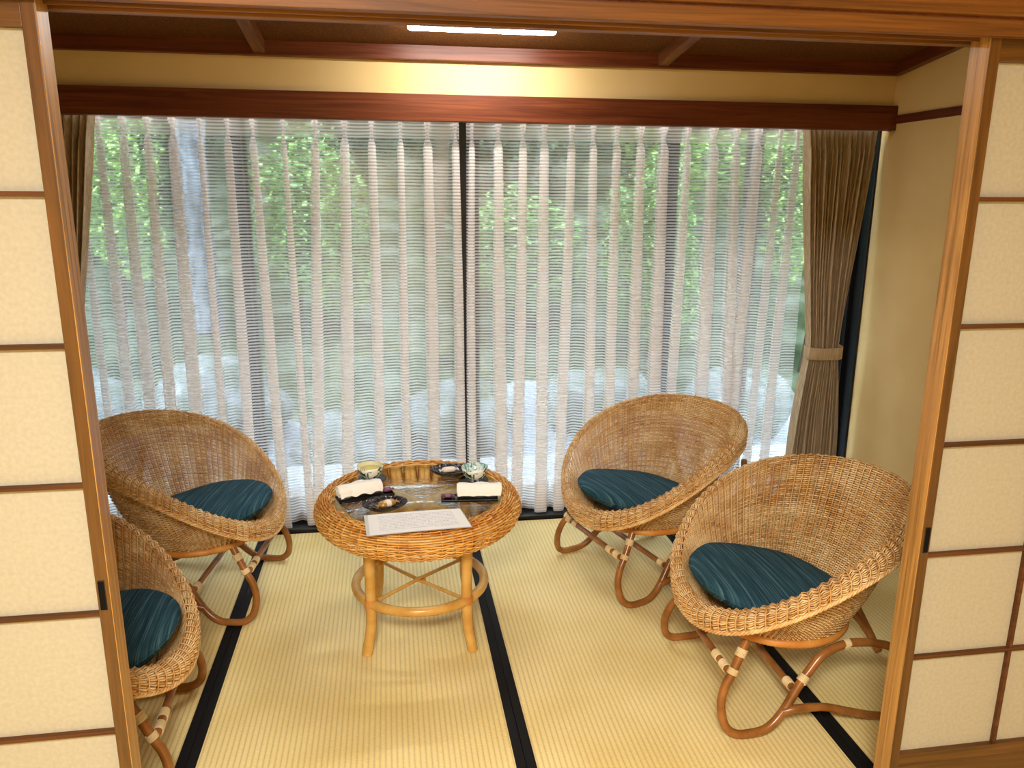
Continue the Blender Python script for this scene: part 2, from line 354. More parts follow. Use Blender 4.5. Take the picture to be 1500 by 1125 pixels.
for a, b, nm in ((XR-.035, XR, 'trim_6'), (XL, XL+.035, 'trim_7')):
    o = sloped(nm, a, b, M_darky, 1.49, YB-.035, -.053, .004)
    tag(o, 'dark wood beam along the ceiling at the %s side wall' % ('right' if a > 0 else 'left'), 'ceiling beam', kind='structure')

# main room shell
RZ = 2.45
structbox('wall_room_left', M_wall, (-2.32, -2.22, -1.7, 1.49, -.03, RZ), 'beige wall of the main room, left, out of view', 'wall')
structbox('wall_room_right', M_wall, (2.22, 2.32, -1.7, 1.49, -.03, RZ), 'beige wall of the main room, right, out of view', 'wall')
structbox('wall_room_rear', M_wall, (-2.32, 2.32, -1.7, -1.6, -.03, RZ), 'beige wall of the main room behind the viewer', 'wall')
structbox('ceiling_room', M_roomceil, (-2.32, 2.32, -1.7, 1.49, RZ, RZ+.05), 'wooden ceiling of the main room', 'ceiling')
structbox('wall_over_doors', M_wall, (-2.32, 2.32, 1.40, 1.48, 1.90, RZ), 'plaster wall above the door lintel', 'wall')
for k, (a, b) in enumerate(((-2.32, -1.66), (1.62, 2.32))):
    structbox('wall_door_side_%s' % ('left', 'right')[k], M_wall, (a, b, 1.385, 1.49, -.03, 1.90), 'wall beside the %s stack of paper doors' % ('left', 'right')[k], 'wall')
# lintel: head track with two grooves, plus the moulding board above
lint = tag(empty('trim_8', (0, 0, 0)), 'wooden lintel with two door grooves across the top of the opening', 'lintel', kind='structure')
hb = MB()
for a, b in ((1.380, 1.400), (1.4305, 1.4358), (1.467, 1.492)): hb.box(-2.2, 2.2, a, b, 1.774, 1.792)
hb.box(-2.2, 2.2, 1.380, 1.492, 1.790, 1.8025); hb.build('head_track', M_kamoi, lint, smooth=False, bevel=.001)
MB().box(-2.2, 2.2, 1.372, 1.492, 1.8065, 1.905).build('lintel_board', M_kamoi, lint, smooth=False, bevel=.003)
MB().box(-2.2, 2.2, 1.384, 1.49, 1.802, 1.807).build('shadow_groove', M_darky, lint, smooth=False)

# ------------------------------------------------------------------ sliding paper doors (4)
def door(name, x0, x1, y0, edge_right, label, handle_face=True):
    """panel from x0 to x1, y0..y0+.03; lattice on the viewer's side"""
    T = .030; e = tag(empty(name, ((x0+x1)/2, y0, 0)), label, 'sliding door', kind='structure')
    X0, X1 = x0-(x0+x1)/2, x1-(x0+x1)/2; sw = .0225
    rows = [.226, .4765, .728, .980, 1.232, 1.484, 1.735]
    if edge_right: MB().box(X1-.0008, X1+.0012, .0008, T-.0008, .006, 1.785).build('edge_face', M_edge, e, smooth=False)['label'] = 'edge face coloured lighter as if lamplit'
    else: MB().box(X0-.0012, X0+.0008, .0008, T-.0008, .006, 1.785).build('edge_face', M_edge, e, smooth=False)['label'] = 'edge face coloured lighter as if lamplit'
    for a, b in ((X0, X0+sw), (X1-sw, X1)): MB().box(a, b, 0, T, .005, 1.786).build('stile', M_doorz, e, smooth=False, bevel=.0015)
    MB().box(X0+sw, X1-sw, .003, T-.003, 1.735, 1.784).build('top_rail', M_doorx, e, smooth=False, bevel=.001)
    MB().box(X0+sw, X1-sw, .003, T-.003, .196, .226).build('middle_rail', M_doorx, e, smooth=False, bevel=.001)
    MB().box(X0+sw, X1-sw, .010, T-.010, .05, .196).build('lower_board', M_doorx, e, smooth=False)
    MB().box(X0+sw, X1-sw, .001, T-.001, .007, .05).build('bottom_rail', M_doorx, e, smooth=False, bevel=.001)
    ncol = 3; cw = (X1-X0-2*sw)/ncol
    for z in rows[1:-1]: MB().box(X0+sw, X1-sw, .006, .016, z-.0042, z+.0042).build('muntin', M_munt, e, smooth=False)
    for i in range(1, ncol): MB().box(X0+sw+cw*i-.0042, X0+sw+cw*i+.0042, .0065, .0165, .226, 1.735).build('muntin', M_munt, e, smooth=False)
    me = None
    for z0, z1 in zip(rows[:-1], rows[1:]):
        for i in range(ncol):
            if me is None: me = MB().box(-.5, .5, 0, .0006, -.5, .5).mesh('paper_pane', False); me.materials.append(M_paper)
            o = bpy.data.objects.new('paper_pane', me); COL.objects.link(o); o.parent = e
            o.location = (X0+sw+cw*(i+.5), .0168, (z0+z1)/2); o.scale = (cw-.0004, 1, z1-z0-.0004)
    if handle_face:
        hx = (X1-.0125) if edge_right else (X0+.0125)
        h = MB().box(hx-.0062, hx+.0062, -.0012, .006, .739, .799).build('handle', M_steel, e, smooth=False, bevel=.001)
        MB().box(hx-.0054, hx+.0054, -.0018, .004, .7405, .7975).build('handle_recess', M_black, h, smooth=False)
    return e
door('door_1', -.848-.795, -.848, 1.400, True, 'left paper door nearest the viewer, black recessed pull on its right edge')
door('door_2', -.855-.795, -.855, 1.436, True, 'left paper door stacked behind the nearer left one', False)
door('door_3', .791, .791+.795, 1.400, False, 'right paper door nearest the viewer, black recessed pull on its left edge')
door('door_4', .801, .801+.795, 1.436, False, 'right paper door stacked behind the nearer right one', False)

# ------------------------------------------------------------------ window with four sliding sashes
win = tag(empty('window_1', (0, 3.56, 0)), 'wide dark-framed sliding glass window behind the curtains', 'window', kind='structure')
fb = MB()
fb.box(-1.92, 1.92, -.185, .10, -.03, .004); fb.box(-1.92, 1.92, -.19, -.17, 0, .016); fb.box(-1.92, 1.92, -.055, -.045, 0, .03); fb.box(-1.92, 1.92, .0, .01, 0, .03); fb.box(-1.92, 1.92, .06, .10, 0, .05)
fb.box(-1.92, 1.92, -.06, .10, 1.82, 1.86); fb.box(-1.92, -1.885, -.06, .10, 0, 1.84); fb.box(1.885, 1.92, -.06, .10, 0, 1.84)
fb.build('window_frame', M_metal, win, smooth=False, bevel=.001)
for i, (a, b) in enumerate(((-1.885, -.905), (-.965, .030), (.030, .995), (.925, 1.885))):
    yy = .03 if i in (0, 3) else -.022
    s = MB(); s.box(a, a+.05, yy-.015, yy+.015, .03, 1.83); s.box(b-.05, b, yy-.015, yy+.015, .03, 1.83)
    s.box(a+.05, b-.05, yy-.015, yy+.015, .03, .10); s.box(a+.05, b-.05, yy-.015, yy+.015, 1.78, 1.83)
    so = s.build('sash', M_metal, win, smooth=False, bevel=.001)
    MB().box(a+.05, b-.05, yy-.002, yy+.002, .10, 1.78).build('pane', M_glass, so, smooth=False)
structbox('wall_window_head', M_wall, (XL, XR, 3.50, 3.62, 1.86, 2.16), 'wall above the window head behind the valance', 'wall')
structbox('trim_9', M_wall, (XL-.1, XR+.1, 3.62, 3.66, 1.86, 2.299), 'outer wall face above the window', 'wall')

for nm, a, b in (('trim_10', XR-.012, XR+.004), ('trim_11', XL-.004, XL+.012)):  # dark strips added to stand in for shade in the wall corners
    structbox(nm, M_metal, (a, b, 3.432, 3.60, 0, 1.80), 'dark strip standing in for corner shade behind the %s drape' % ('right' if a > 0 else 'left'), 'shade strip')
# ------------------------------------------------------------------ sheer curtains
def sheer(name, xa, xb, pleats, label, seedv, da=0, db=0):
    rg = np.random.default_rng(seedv)
    # cloth path parameters: per segment between pleats
    zs = np.concatenate([np.linspace(.014, .16, 6), np.linspace(.2, 1.62, 34), np.linspace(1.64, 1.79, 12)])
    ph = rg.uniform(0, 2*pi, len(pleats)); dx = rg.normal(0, 1, len(pleats)); wv = rg.uniform(.72, 1.4, len(pleats)); dv = rg.uniform(.75, 1.2, len(pleats))
    G = []; UV = []
    xa0, xb0 = xa, xb
    for z in zs:
        q = (1.72-z)/1.72; q = max(q, 0); xa = xa0+da*min(1, q*2.5); xb = xb0+db*min(1, q*2.5)
        neck = math.exp(-((z-1.725)/.03)**2) if z > 1.66 else (0 if z < 1.6 else math.exp(-((z-1.725)/.03)**2))
        row = []
        x_prev = xa
        xsn = [xa]; 
        pts = [(xa, 0.012*sin(3*z))]; tone = [0]
        for i, px in enumerate(pleats):
            edge = min(abs(px-xa0), abs(px-xb0)) < .03
            cxp = px+(.019*dx[i]*q if not edge else (.007 if px < 0 else -.008)*min(1, q*2.5))+.004*sin(2.2*z+ph[i])*q
            wd = (.0145+.007*min(q*2.2, 1)+(.002*q if not edge else 0))*wv[i]*(1-.62*neck); dp = (.050+.012*q)*dv[i]*(1-.3*neck)
            if z > 1.735: wd *= .75
            if abs(px) > 1.42: dp *= .4        # behind the drapes the folds lie flat
            # sagging flat bay to the pleat, then an omega-shaped fold to the front (-y)
            xl = pts[-1][0]; n = 6
            if i == 0 and pleats[0]-xa < .04: n = 1
            for k in range(1, n+1):
                u = k/(n+1); x = xl+(cxp-wd*.8-xl)*u
                pts.append((x, .012*sin(pi*u)*(1+.6*q*sin(ph[i]+z*1.3))+.010*q*sin(2*pi*u+ph[i]))); tone.append(0)
            sk = .35*dx[i]*q*wd
            for fx, fy in ((-.75, 0), (-.70, -.35), (-.95, -.75), (-.80, -.97), (-.3, -1.03), (.3, -1.03), (.80, -.99), (.96, -.88), (.80, -.76), (.2, -.72), (-.5, -.70), (-.66, -.60), (-.5, -.50), (.2, -.48), (.62, -.44), (.76, -.30), (.75, 0)):
                pts.append((cxp+fx*wd+sk*(-fy), fy*dp)); tone.append(0 if fy > -.31 else 1-.75*min(q*1.3, 1))
        xl = pts[-1][0]
        for k in range(1, 7):
            u = k/6; pts.append((xl+(xb-xl)*u, .01*sin(pi*u))); tone.append(0)
        P = np.array(pts); G.append(np.stack([P[:, 0], 3.464+P[:, 1], np.full(len(P), z)], 1))
        d = np.concatenate([[0], np.cumsum(np.hypot(*np.diff(P, axis=0).T))]); UV.append(np.stack([d, np.full(len(P), z)], 1))
    L = max(u[-1, 0] for u in UV)
    o = MB().grid(np.array(G), uv=np.array(UV), tone=np.tile(np.array(tone, float), (len(zs), 1))).build(name, M_sheer)
    tag(o, label, 'curtain', 'sheer curtains'); return o
PL = [-1.535, -1.440, -1.346, -1.251, -1.157, -1.053, -.949, -.850, -.731, -.605, -.486, -.377, -.259, -.147, -.030]
PR = [.040, .151, .259, .352, .472, .566, .673, .779, .884, .997, 1.113, 1.221, 1.322, 1.440, 1.525]
sheer('sheer_curtain', -1.60, -.012, PL, 'left white striped see-through curtain hanging left of the black centre gap', 1, 0, .012)
sheer('sheer_curtain', .018, 1.61, PR, 'right white striped see-through curtain hanging right of the black centre gap', 2, -.004, 0)
# sheer pull-through edge strip right of the right curtain near the drape
def drape(name, sgn, top0, top1, tie0, tie1, bot0, bot1, label, tlabel):
    zs = np.concatenate([np.linspace(.02, .70, 16), np.linspace(.73, .81, 5), np.linspace(.85, 1.66, 26), np.linspace(1.68, 1.79, 6)])
    rg = np.random.default_rng(5 if sgn > 0 else 9); nf = 15; u = np.linspace(0, 1, nf*12+1)
    per = rg.uniform(.75, 1.3, nf); edges = np.concatenate([[0], np.cumsum(per)/per.sum()]); amp = rg.uniform(.6, 1.15, nf)
    G = []; UV = []
    ZT = .775
    for z in zs:
        if z >= ZT:
            k = (z-ZT)/(1.78-ZT); ke = k**.80; kl = k**1.5
            a = tie0+(top0-tie0)*k; b = tie1+(top1-tie1)*k**1.15
        else:
            k = (ZT-z)/ZT; ks = 1-(1-min(1, k*1.25))**2; a = tie0+(bot0-tie0)*ks; b = tie1+(bot1-tie1)*ks
        dpt = .046+.010*math.exp(-((z-ZT)/.12)**2)*-1
        x = a+(b-a)*u; idx = np.clip(np.searchsorted(edges, u, 'right')-1, 0, nf-1); loc = (u-edges[idx])/(edges[idx+1]-edges[idx])
        y = -dpt*amp[idx]*(np.sin(pi*loc)**1.3-.45)+.006*np.sin(u*37+z*5)
        if z > 1.70: y = y*.75
        xx = x+(b-a)/nf*.32*np.sin(2*pi*loc)*(1 if z < 1.7 else .4)
        bulge = -.022*np.sin(pi*u) if abs(z-ZT) < .3 else -.01*np.sin(pi*u)
        G.append(np.stack([xx, 3.402+y+bulge*math.exp(-((z-ZT)/.2)**2), np.full(len(u), z)], 1))
        UV.append(np.stack([u, np.full(len(u), z)], 1))
    o = MB().grid(np.array(G), uv=np.array(UV)).build(name, M_drape); tag(o, label, 'drape', 'brown drapes')
    # tieback band wrapped round the gathered drape
    th = np.linspace(0, 2*pi, 41)[:-1]; cxx = (tie0+tie1)/2; rx = abs(tie1-tie0)/2+.010; prof = []
    for z, e in ((.735, 0), (.737, .003), (.792, .003), (.794, 0), (.792, -.004), (.737, -.004)):
        prof.append(np.stack([cxx+(rx+e)*np.sign(np.cos(th))*np.abs(np.cos(th))**.7, 3.392+(.040+e)*np.sign(np.sin(th))*np.abs(np.sin(th))**.7, z+.006*np.sin(th*1)], 1))
    t = MB().grid(np.array(prof), close_u=True, close_v=True).build('tieback', M_drape, o)
    tag(t, tlabel)
    return o
drape('drape', 1, 1.527, 1.888, 1.636, 1.796, 1.590, 1.846, 'right brown drape tied back beside the beige wall', 'brown tieback band')
drape('drape', -1, -1.435, -1.86, -1.60, -1.76, -1.57, -1.82, 'left brown drape, half hidden by the left paper door', 'brown tieback band')

# ------------------------------------------------------------------ ceiling tube lamp
lampx, lampy = .041, 3.05
lz = ceil_z(lampy)
lamp = tag(empty('ceiling_lamp', (lampx, lampy, lz)), 'slim white glowing tube lamp fixed under the bay ceiling', 'lamp')
M_lampbody = mat('lamp_white_plastic', (.85, .85, .85, 1), .4)
m = bpy.data.materials.new('lamp_diffuser_glow'); m.use_nodes = True; t = m.node_tree; t.nodes.clear()
em = N(t, 'ShaderNodeEmission'); em.inputs[0].default_value = (1, .98, .92, 1); em.inputs[1].default_value = TUBE_STRENGTH
oo = N(t, 'ShaderNodeOutputMaterial'); t.links.new(em.outputs[0], oo.inputs[0]); M_glow = m
MB().box(-.262, .262, -.029, .029, -.020, .010).build('lamp_base', M_lampbody, lamp, smooth=False, bevel=.002)
th = np.linspace(pi, 2*pi, 11); G = []
for x, k in ((-.272, .2), (-.270, .75), (-.264, .95), (-.255, 1), (.255, 1), (.264, .95), (.270, .75), (.272, .2)):
    G.append(np.stack([np.full(11, x), .030*k*np.cos(th), -.018+.018*k*np.sin(th)], 1))
G = np.array(G); MB().grid(G, close_v=True).build('lamp_diffuser', M_glow, lamp)
# main room ceiling lamp fixture (out of view)
rl = tag(empty('room_lamp', (-0.50, -.40, RZ)), 'square ceiling lamp of the main room, behind the viewer', 'lamp')
MB().box(-.34, .34, -.34, .34, -.235, 0).build('lamp_housing', M_lampbody, rl, smooth=False, bevel=.004)

# ------------------------------------------------------------------ rattan chairs
TAU = 2*pi
def ridge(t): t = np.asarray(t); return np.stack([-.225+.312*np.cos(t), .346*np.sin(t)*(1+.12*np.cos(t)), .536-.170*np.cos(t)-.040*np.cos(2*t)], -1)
def lipc(t): t = np.asarray(t); return np.stack([-.222+.332*np.cos(t), .384*np.sin(t)*(1+.12*np.cos(t)), .470-.150*np.cos(t)-.060*np.cos(2*t)], -1)
def ringc(t, r=.200): t = np.asarray(t); return np.stack([-.185+r*np.cos(t), r*np.sin(t), np.full(t.shape, .262)], -1)
def shell(t, s):
    """s 0..1 ring to ridge, 1..2 over the ridge and down to the lip edge; returns points"""
    t = np.asarray(t)[:, None]; s = np.asarray(s)[None, :]
    R0, R1, R2 = ringc(t), ridge(t), lipc(t)
    s1 = np.clip(s, 0, 1)[..., None]; s2 = np.clip(s-1, 0, 1)[..., None]
    outn = np.concatenate([np.cos(t), np.sin(t), 0*t], -1)[:, None, :].reshape(len(t), 1, 3)
    P = R0+(R1-R0)*s1+outn*(.020*np.sin(pi*s1)-.010*np.sin(pi*s1)*s1)
    lv = R2-R1
    up = np.array([0, 0, 1.])
    Q = R1+lv*s2+np.sin(pi*s2)*(outn*.016+up*.014)
    rnd = np.exp(-((s[..., None]-1)/.10)**2)*.0
    return np.where(s[..., None] <= 1, P, Q)+rnd*up
def woven(tfun_rows, nst, sfun, rad, wave, rng, sub=3, seg=4, normal_fn=None, tone=(0, 1)):
    pass
def build_chair_meshes():
    NST = 84; sub = 6; nt_ = NST*sub; t = np.linspace(0, TAU, nt_, endpoint=False)
    rg = np.random.default_rng(3)
    rows = np.concatenate([np.linspace(.0, 1.0, 60, endpoint=False), np.linspace(1.0, 1.94, 13)])
    # dense reference surface for normals
    ds = 1e-3
    P = shell(t, rows)                       # nt, ns, 3
    Pt = (np.roll(P, -1, 0)-np.roll(P, 1, 0)); Ps = shell(t, np.clip(rows+ds, 0, 2))-shell(t, np.clip(rows-ds, 0, 2))
    Nn = np.cross(Pt, Ps); Nn /= np.linalg.norm(Nn, axis=2)[..., None]+1e-12
    Ps /= np.linalg.norm(Ps, axis=2)[..., None]+1e-12
    nr = len(rows)
    pitch = np.zeros((nt_, nr)); d = np.linalg.norm(np.diff(P, axis=1), axis=2); pitch[:, 1:-1] = .5*(d[:, 1:]+d[:, :-1]); pitch[:, 0] = d[:, 0]; pitch[:, -1] = d[:, -1]
    half = np.clip(pitch*.445, .0006, .0036)
    idx = np.arange(nt_); mb = MB()
    for j in range(nr):
        ph = (idx/sub+.5*0)*pi+(j % 2)*pi
        off = .0020*np.cos(ph)+.0042*np.cos(2*ph)
        c = P[:, j]+Nn[:, j]*off[:, None]
        h = half[:, j][:, None]; th_ = .0014
        G = np.stack([c+Ps[:, j]*h, c+Nn[:, j]*th_, c-Ps[:, j]*h, c-Nn[:, j]*th_], 1)
        tn = np.repeat((rg.uniform(.15, .85)+.18*np.repeat(rg.normal(0, 1, NST), sub))[:, None], 4, 1)
        mb.grid(G, close_u=True, close_v=True, tone=tn)
    # stakes
    ss = np.linspace(0, 1.96, 34)
    for k in range(NST):
        tk = k*TAU/NST+TAU/nt_*0
        S = shell(np.array([tk]), ss)[0]
        mb.tube(S, .0024, 4, caps=False, tone=.25)
    # inner bowl floor: woven disc
    for r in np.linspace(.02, .200, 30):
        tt = np.linspace(0, TAU, 60, endpoint=False); c = ringc(tt, r); c[:, 2] = .258+.0015*np.cos(np.arange(60)*pi+round(r*1000) % 2*pi)
        mb.tube(c, .003, 4, closed=True, tone=.5)
    shellm = mb.mesh('woven_bowl')
    # braided lip edge
    br = MB(); n = 520; tt = np.linspace(0, TAU, n, endpoint=False); c = lipc(tt)
    out_ = np.stack([np.cos(tt), np.sin(tt), 0*tt], 1); upv = np.tile([0, 0, 1.], (n, 1))
    for k in range(3):
        a = tt*62+k*TAU/3; br.tube(c+.0042*(out_*np.cos(a)[:, None]+upv*np.sin(a)[:, None]), .0036, 5, closed=True, tone=.4+.15*k)
    braidm = br.mesh('braided_edge')
    rm = MB(); n = 240; tt = np.linspace(0, TAU, n, endpoint=False); c = ringc(tt, .202); c[:, 2] -= .012
    rr = .0125+.0009*np.abs(np.sin(tt*60)); rm.tube(c, rr, 10, closed=True); ringm = rm.mesh('base_ring')
    # side loop leg, mirrored by sign
    LP = [(-.005, .27, .190), (.040, .190, .212), (.066, .145, .221), (.077, .093, .231), (.066, .040, .243), (.036, .0155, .250), (-.010, .0135, .252), (-.058, .022, .249), (-.104, .060, .240), (-.158, .134, .224), (-.189, .171, .217), (-.232, .214, .208), (-.297, .238, .203), (-.351, .240, .203), (-.400, .232, .203), (-.450, .214, .200), (-.520, .160, .165), (-.580, .085, .11), (-.615, .0135, .07)]
    ARC = [(-.105, .066, .243), (-.150, .078, .250), (-.229, .073, .250), (-.303, .052, .250), (-.369, .030, .245), (-.425, .0125, .236)]
    meshes = {}
    for sg in (1, -1):
        f = lambda L: np.array([(a, sg*c, b) for a, b, c in L])
        meshes['leg', sg] = MB().tube(smooth_path(f(LP), 8), .0125, 10).mesh('leg')
        meshes['arc', sg] = MB().tube(smooth_path(f(ARC), 8), .0115, 10).mesh('floor_brace')
        # cane bindings where poles meet
        def wrap(nm, a, b, R, L=.028, turns=7):
            a = np.array(a, float); b = np.array(b, float); dr = b-a; dr /= np.linalg.norm(dr)
            x = np.cross(dr, [0, 0, 1.]); x /= np.linalg.norm(x)+1e-9; y = np.cross(dr, x)
            q = np.linspace(0, 1, turns*12); th = q*turns*TAU
            P_ = a+np.outer((q-.5)*L, dr)+R*(np.outer(np.cos(th), x)+np.outer(np.sin(th), y)); meshes[nm, sg] = MB().tube(P_, .0021, 5).mesh('cane_binding')
        lp = smooth_path(f(LP), 8)
        for k_, (i_, L_, tn) in enumerate(((3, .024, 6), (8, .018, 5), (75, .022, 6), (97, .017, 5))): wrap('bnd%d' % k_, lp[i_], lp[i_+1], .0142, L_, tn)
        # ends of the two cross stretchers
        FS = np.array([(.050, sg*.200, .187), (.050, 0, .187)]); RS = np.array([(-.146, sg*.212, .118), (-.146, 0, .118)])
        for nm, q_, L_, tn in (('sb0', FS, .030, 9), ('sb1', RS, .030, 9)):
            wrap(nm, q_[0]+(q_[1]-q_[0])*.11, q_[1], .0122, L_, tn)
        wrap('sb2', FS[0]+(FS[1]-FS[0])*.36, FS[1], .0122, .030, 8)
        if sg == 1:
            meshes['fstr', 1] = MB().tube([FS[0], FS[1], FS[0]*[1, -1, 1]], .0105, 10).mesh('front_stretcher')
            meshes['rstr', 1] = MB().tube([RS[0], RS[1], RS[0]*[1, -1, 1]], .0105, 10).mesh('rear_stretcher')
        U = [(-.475, .50, .235), (-.500, .36, .215), (-.545, .20, .17), (-.600, .06, .10), (-.618, .0125, .085)]
        meshes['upr', sg] = MB().tube(smooth_path(f(U), 8), .0115, 10).mesh('back_upright')
    for k, me in meshes.items(): me.materials.append(M_bind if k[0][:3] in ('bnd', 'sb0', 'sb1', 'sb2') else M_pole)
    shellm.materials.append(M_wicker); braidm.materials.append(M_wicker); ringm.materials.append(M_ring)
    meshes['shell'] = shellm; meshes['braid'] = braidm; meshes['ring'] = ringm
    # cushion
    n = 96; tt = np.linspace(0, TAU, n, endpoint=False); sg_ = np.linspace(0, 1, 60); S = shell(tt, sg_)
    R = []
    for i in range(n):
        z = S[i, :, 2]-(.338+.14*(S[i, :, 0]+.185)); k = np.argmax(z > 0) if (z > 0).any() else 59; v = S[i, k, :2]-np.array([-.185, 0]); R.append(np.linalg.norm(v)-.014)
    R = np.array(R); R = np.array([np.mean([R[(i+j) % n] for j in range(-4, 5)]) for i in range(n)]); R = np.minimum(R, .262)
    cu = MB(); prof = [(0, -.0325), (.6, -.0325), (.90, -.030), (.965, -.022), (.99, -.010), (1.0, .0), (.99, .010), (.965, .017), (.92, .0225), (.80, .029), (.6, .035), (.3, .040), (0, .042)]
    G = []
    for q, z in prof:
        x = -.185+R*q*np.cos(tt); y = R*q*np.sin(tt); tilt = .14*(x+.185)
        G.append(np.stack([x, y, z+.338+tilt+.004*q*np.sin(tt*5)*(.5 if z > 0 else .1)], 1))
    G = np.array(G); cu.grid(G, close_v=True); meshes['cush'] = cu.mesh('cushion_pad')
    pp = MB(); xs_ = np.stack([-.185+(R*1.004)*np.cos(tt), R*1.004*np.sin(tt), np.full(n, .338)], 1); xs_[:, 2] += .14*(xs_[:, 0]+.185); pp.tube(xs_, .0028, 6, closed=True); meshes['pipe'] = pp.mesh('piping')
    meshes['cush'].materials.append(M_cush); meshes['pipe'].materials.append(M_cush)
    return meshes
CM = build_chair_meshes()
def child(name, me, par):
    o = bpy.data.objects.new(name, me); COL.objects.link(o); o.parent = par; return o
def chair(x, y, h, near, label, clabel, ctilt=0):
    r = tag(empty('rattan_chair', (x, y, 0), h), label, 'chair', 'rattan tub chairs')
    child('woven_bowl', CM['shell'], r); child('braided_edge', CM['braid'], r); child('base_ring', CM['ring'], r)
    fs = child('front_stretcher', CM['fstr', 1], r); rs = child('rear_stretcher', CM['rstr', 1], r)
    for s in (1, -1):
        lg = child('leg', CM['leg', s], r)
        for q in range(4): tag(child('cane_binding', CM['bnd%d' % q, s], lg), 'pale cane binding')
        for q, p_ in (('sb0', fs), ('sb2', fs), ('sb1', rs)): tag(child('cane_binding', CM[q, s], p_), 'pale cane wrapping')
        child('floor_brace', CM['arc', s], r); child('back_upright', CM['upr', s], r)
    c = tag(empty('seat_cushion', (x, y, 0), h), clabel, 'cushion', 'teal seat cushions')
    child('pad', CM['cush'], c); child('piping', CM['pipe'], c)
    return r
chair(.637, 2.034, pi, 1, 'woven rattan tub chair at the right front, partly behind the right door', 'teal striped cushion in the right front chair')
chair(.480, 2.764, pi+.29, 1, 'woven rattan tub chair at the right rear, in front of the white curtain', 'teal striped cushion in the right rear chair')
chair(-.868, 2.852, -.13, -1, 'woven rattan tub chair at the left rear, beside the left curtain', 'teal striped cushion in the left rear chair')
chair(-.985, 1.985, .05, -1, 'woven rattan tub chair at the left front, mostly hidden by the left door', 'teal striped cushion in the left front chair')

# ------------------------------------------------------------------ round rattan table
TX, TY, TR = -.247, 2.515, radians(-4)
tb = tag(empty('rattan_table', (TX, TY, 0), TR), 'round woven rattan table with glass top in the middle of the mats', 'table')
TZ = .495
def tprof(s):
    P = smooth_path([(.283, TZ-.020), (.290, TZ+.002), (.306, TZ+.010), (.327, TZ+.001), (.343, TZ-.025), (.345, TZ-.052), (.332, TZ-.078), (.305, TZ-.098), (.270, TZ-.110)], 10)
    d = np.concatenate([[0], np.cumsum(np.linalg.norm(np.diff(P, axis=0), axis=1))]); d /= d[-1]
    return np.stack([np.interp(s, d, P[:, 0]), np.interp(s, d, P[:, 1])], -1)
NST = 66; sub = 6; nt_ = NST*sub; t_ = np.linspace(0, TAU, nt_, endpoint=False); idx = np.arange(nt_)
wm = MB(); rows = np.linspace(0, 1, 29); rg = np.random.default_rng(11)
for j, s in enumerate(rows):
    r, z = tprof(s); r1, z1 = tprof(min(s+.01, 1)); r0, z0 = tprof(max(s-.01, 0)); tr_, tz_ = r1-r0, z1-z0; l = math.hypot(tr_, tz_); tr_ /= l; tz_ /= l; nr_, nz_ = -tz_, tr_
    if nr_*(r-.31)+nz_*(z-(TZ-.05)) < 0: nr_, nz_ = -nr_, -nz_
    off = .0022*np.cos(idx/sub*pi+(j % 2)*pi)+.0014*np.cos(idx/sub*TAU)
    G = []
    for a, b in ((.0037, 0), (0, .0018), (-.0037, 0), (0, -.0018)):
        rr = r+nr_*(off+b)+tr_*a; zz = z+nz_*(off+b)+tz_*a
        G.append(np.stack([rr*np.cos(t_), rr*np.sin(t_), zz], 1))
    tn = np.repeat((rg.uniform(.1, .8)+.2*np.repeat(rg.normal(0, 1, NST), sub))[:, None], 4, 1)
    wm.grid(np.stack(G, 1), close_u=True, close_v=True, tone=tn)
ss = np.linspace(0, 1, 22)
for k in range(NST):
    a = k*TAU/NST; P = tprof(ss); wm.tube(np.stack([P[:, 0]*cos(a), P[:, 0]*sin(a), P[:, 1]], 1), .0023, 4, caps=False, tone=.3)
wm.build('woven_rim', M_wickert, tb)
g = MB(); g.lathe([(0, TZ-.006), (.286, TZ-.006), (.288, TZ-.003), (.286, TZ), (0, TZ)], 96); g.build('glass_top', M_tglass, tb)
def circ(r, z, n=96): a = np.linspace(0, TAU, n, endpoint=False); return np.stack([r*np.cos(a), r*np.sin(a), np.full(n, z)], 1)
MB().tube(circ(.266, TZ-.022), .0135, 10, closed=True).build('inner_ring', M_poleh, tb)
for sg in (1, -1):
    a = np.array([.20, sg*.20, TZ-.032]); dz = np.array([0, 0, -.006 if sg > 0 else .002])
    MB().tube([a+dz, dz*[0, 0, 1]+[0, 0, TZ-.032], -a*[1, 1, 0]+[0, 0, TZ-.032]+dz], .0150, 10).build('top_cross_pole', M_poleh, tb)
    b = np.array([.138*1, sg*.138, .176])
    pth = smooth_path([b+[0, 0, .004], b*.5+[0, 0, .088+.006*sg], [0, 0, .176+.006*sg], -b*.5+[0, 0, .264+.006*sg], -b*[1, 1, -1]+[0, 0, .004]][::1], 6) if False else np.array([b, [0, 0, .176+.005*sg], -b*[1, 1, -1]])
    MB().tube(pth, .0062, 8).build('cross_stretcher', M_poleh, tb)
MB().tube(circ(.014, .176, 20), .005, 6, closed=True).build('stretcher_knot', M_ring, tb)
for sx in (1, -1):
    for sy in (1, -1):
        k = lambda r, z: (sx*r, sy*r, z)
        lg = MB().tube(smooth_path([k(.163, .44), k(.158, .30), k(.157, .18), k(.160, .09), k(.170, .03), k(.175, 0.0)], 8), [.0178]*41, 12).build('leg', M_poleh, tb)
        bd = MB(); a = np.linspace(0, TAU*6, 90); c = np.array(k(.1575, .178)); n = len(a)
        bd.tube(np.stack([c[0]+.0192*np.cos(a), c[1]+.0192*np.sin(a), c[2]+(np.arange(n)/n-.5)*.030], 1), .0024, 6); tag(bd.build('cane_binding', M_ring, lg), 'brown cane binding')
a0 = radians(0)
MB().tube(circ(.222, .176), .0160, 12, closed=True).build('stretcher_ring', M_poleh, tb)
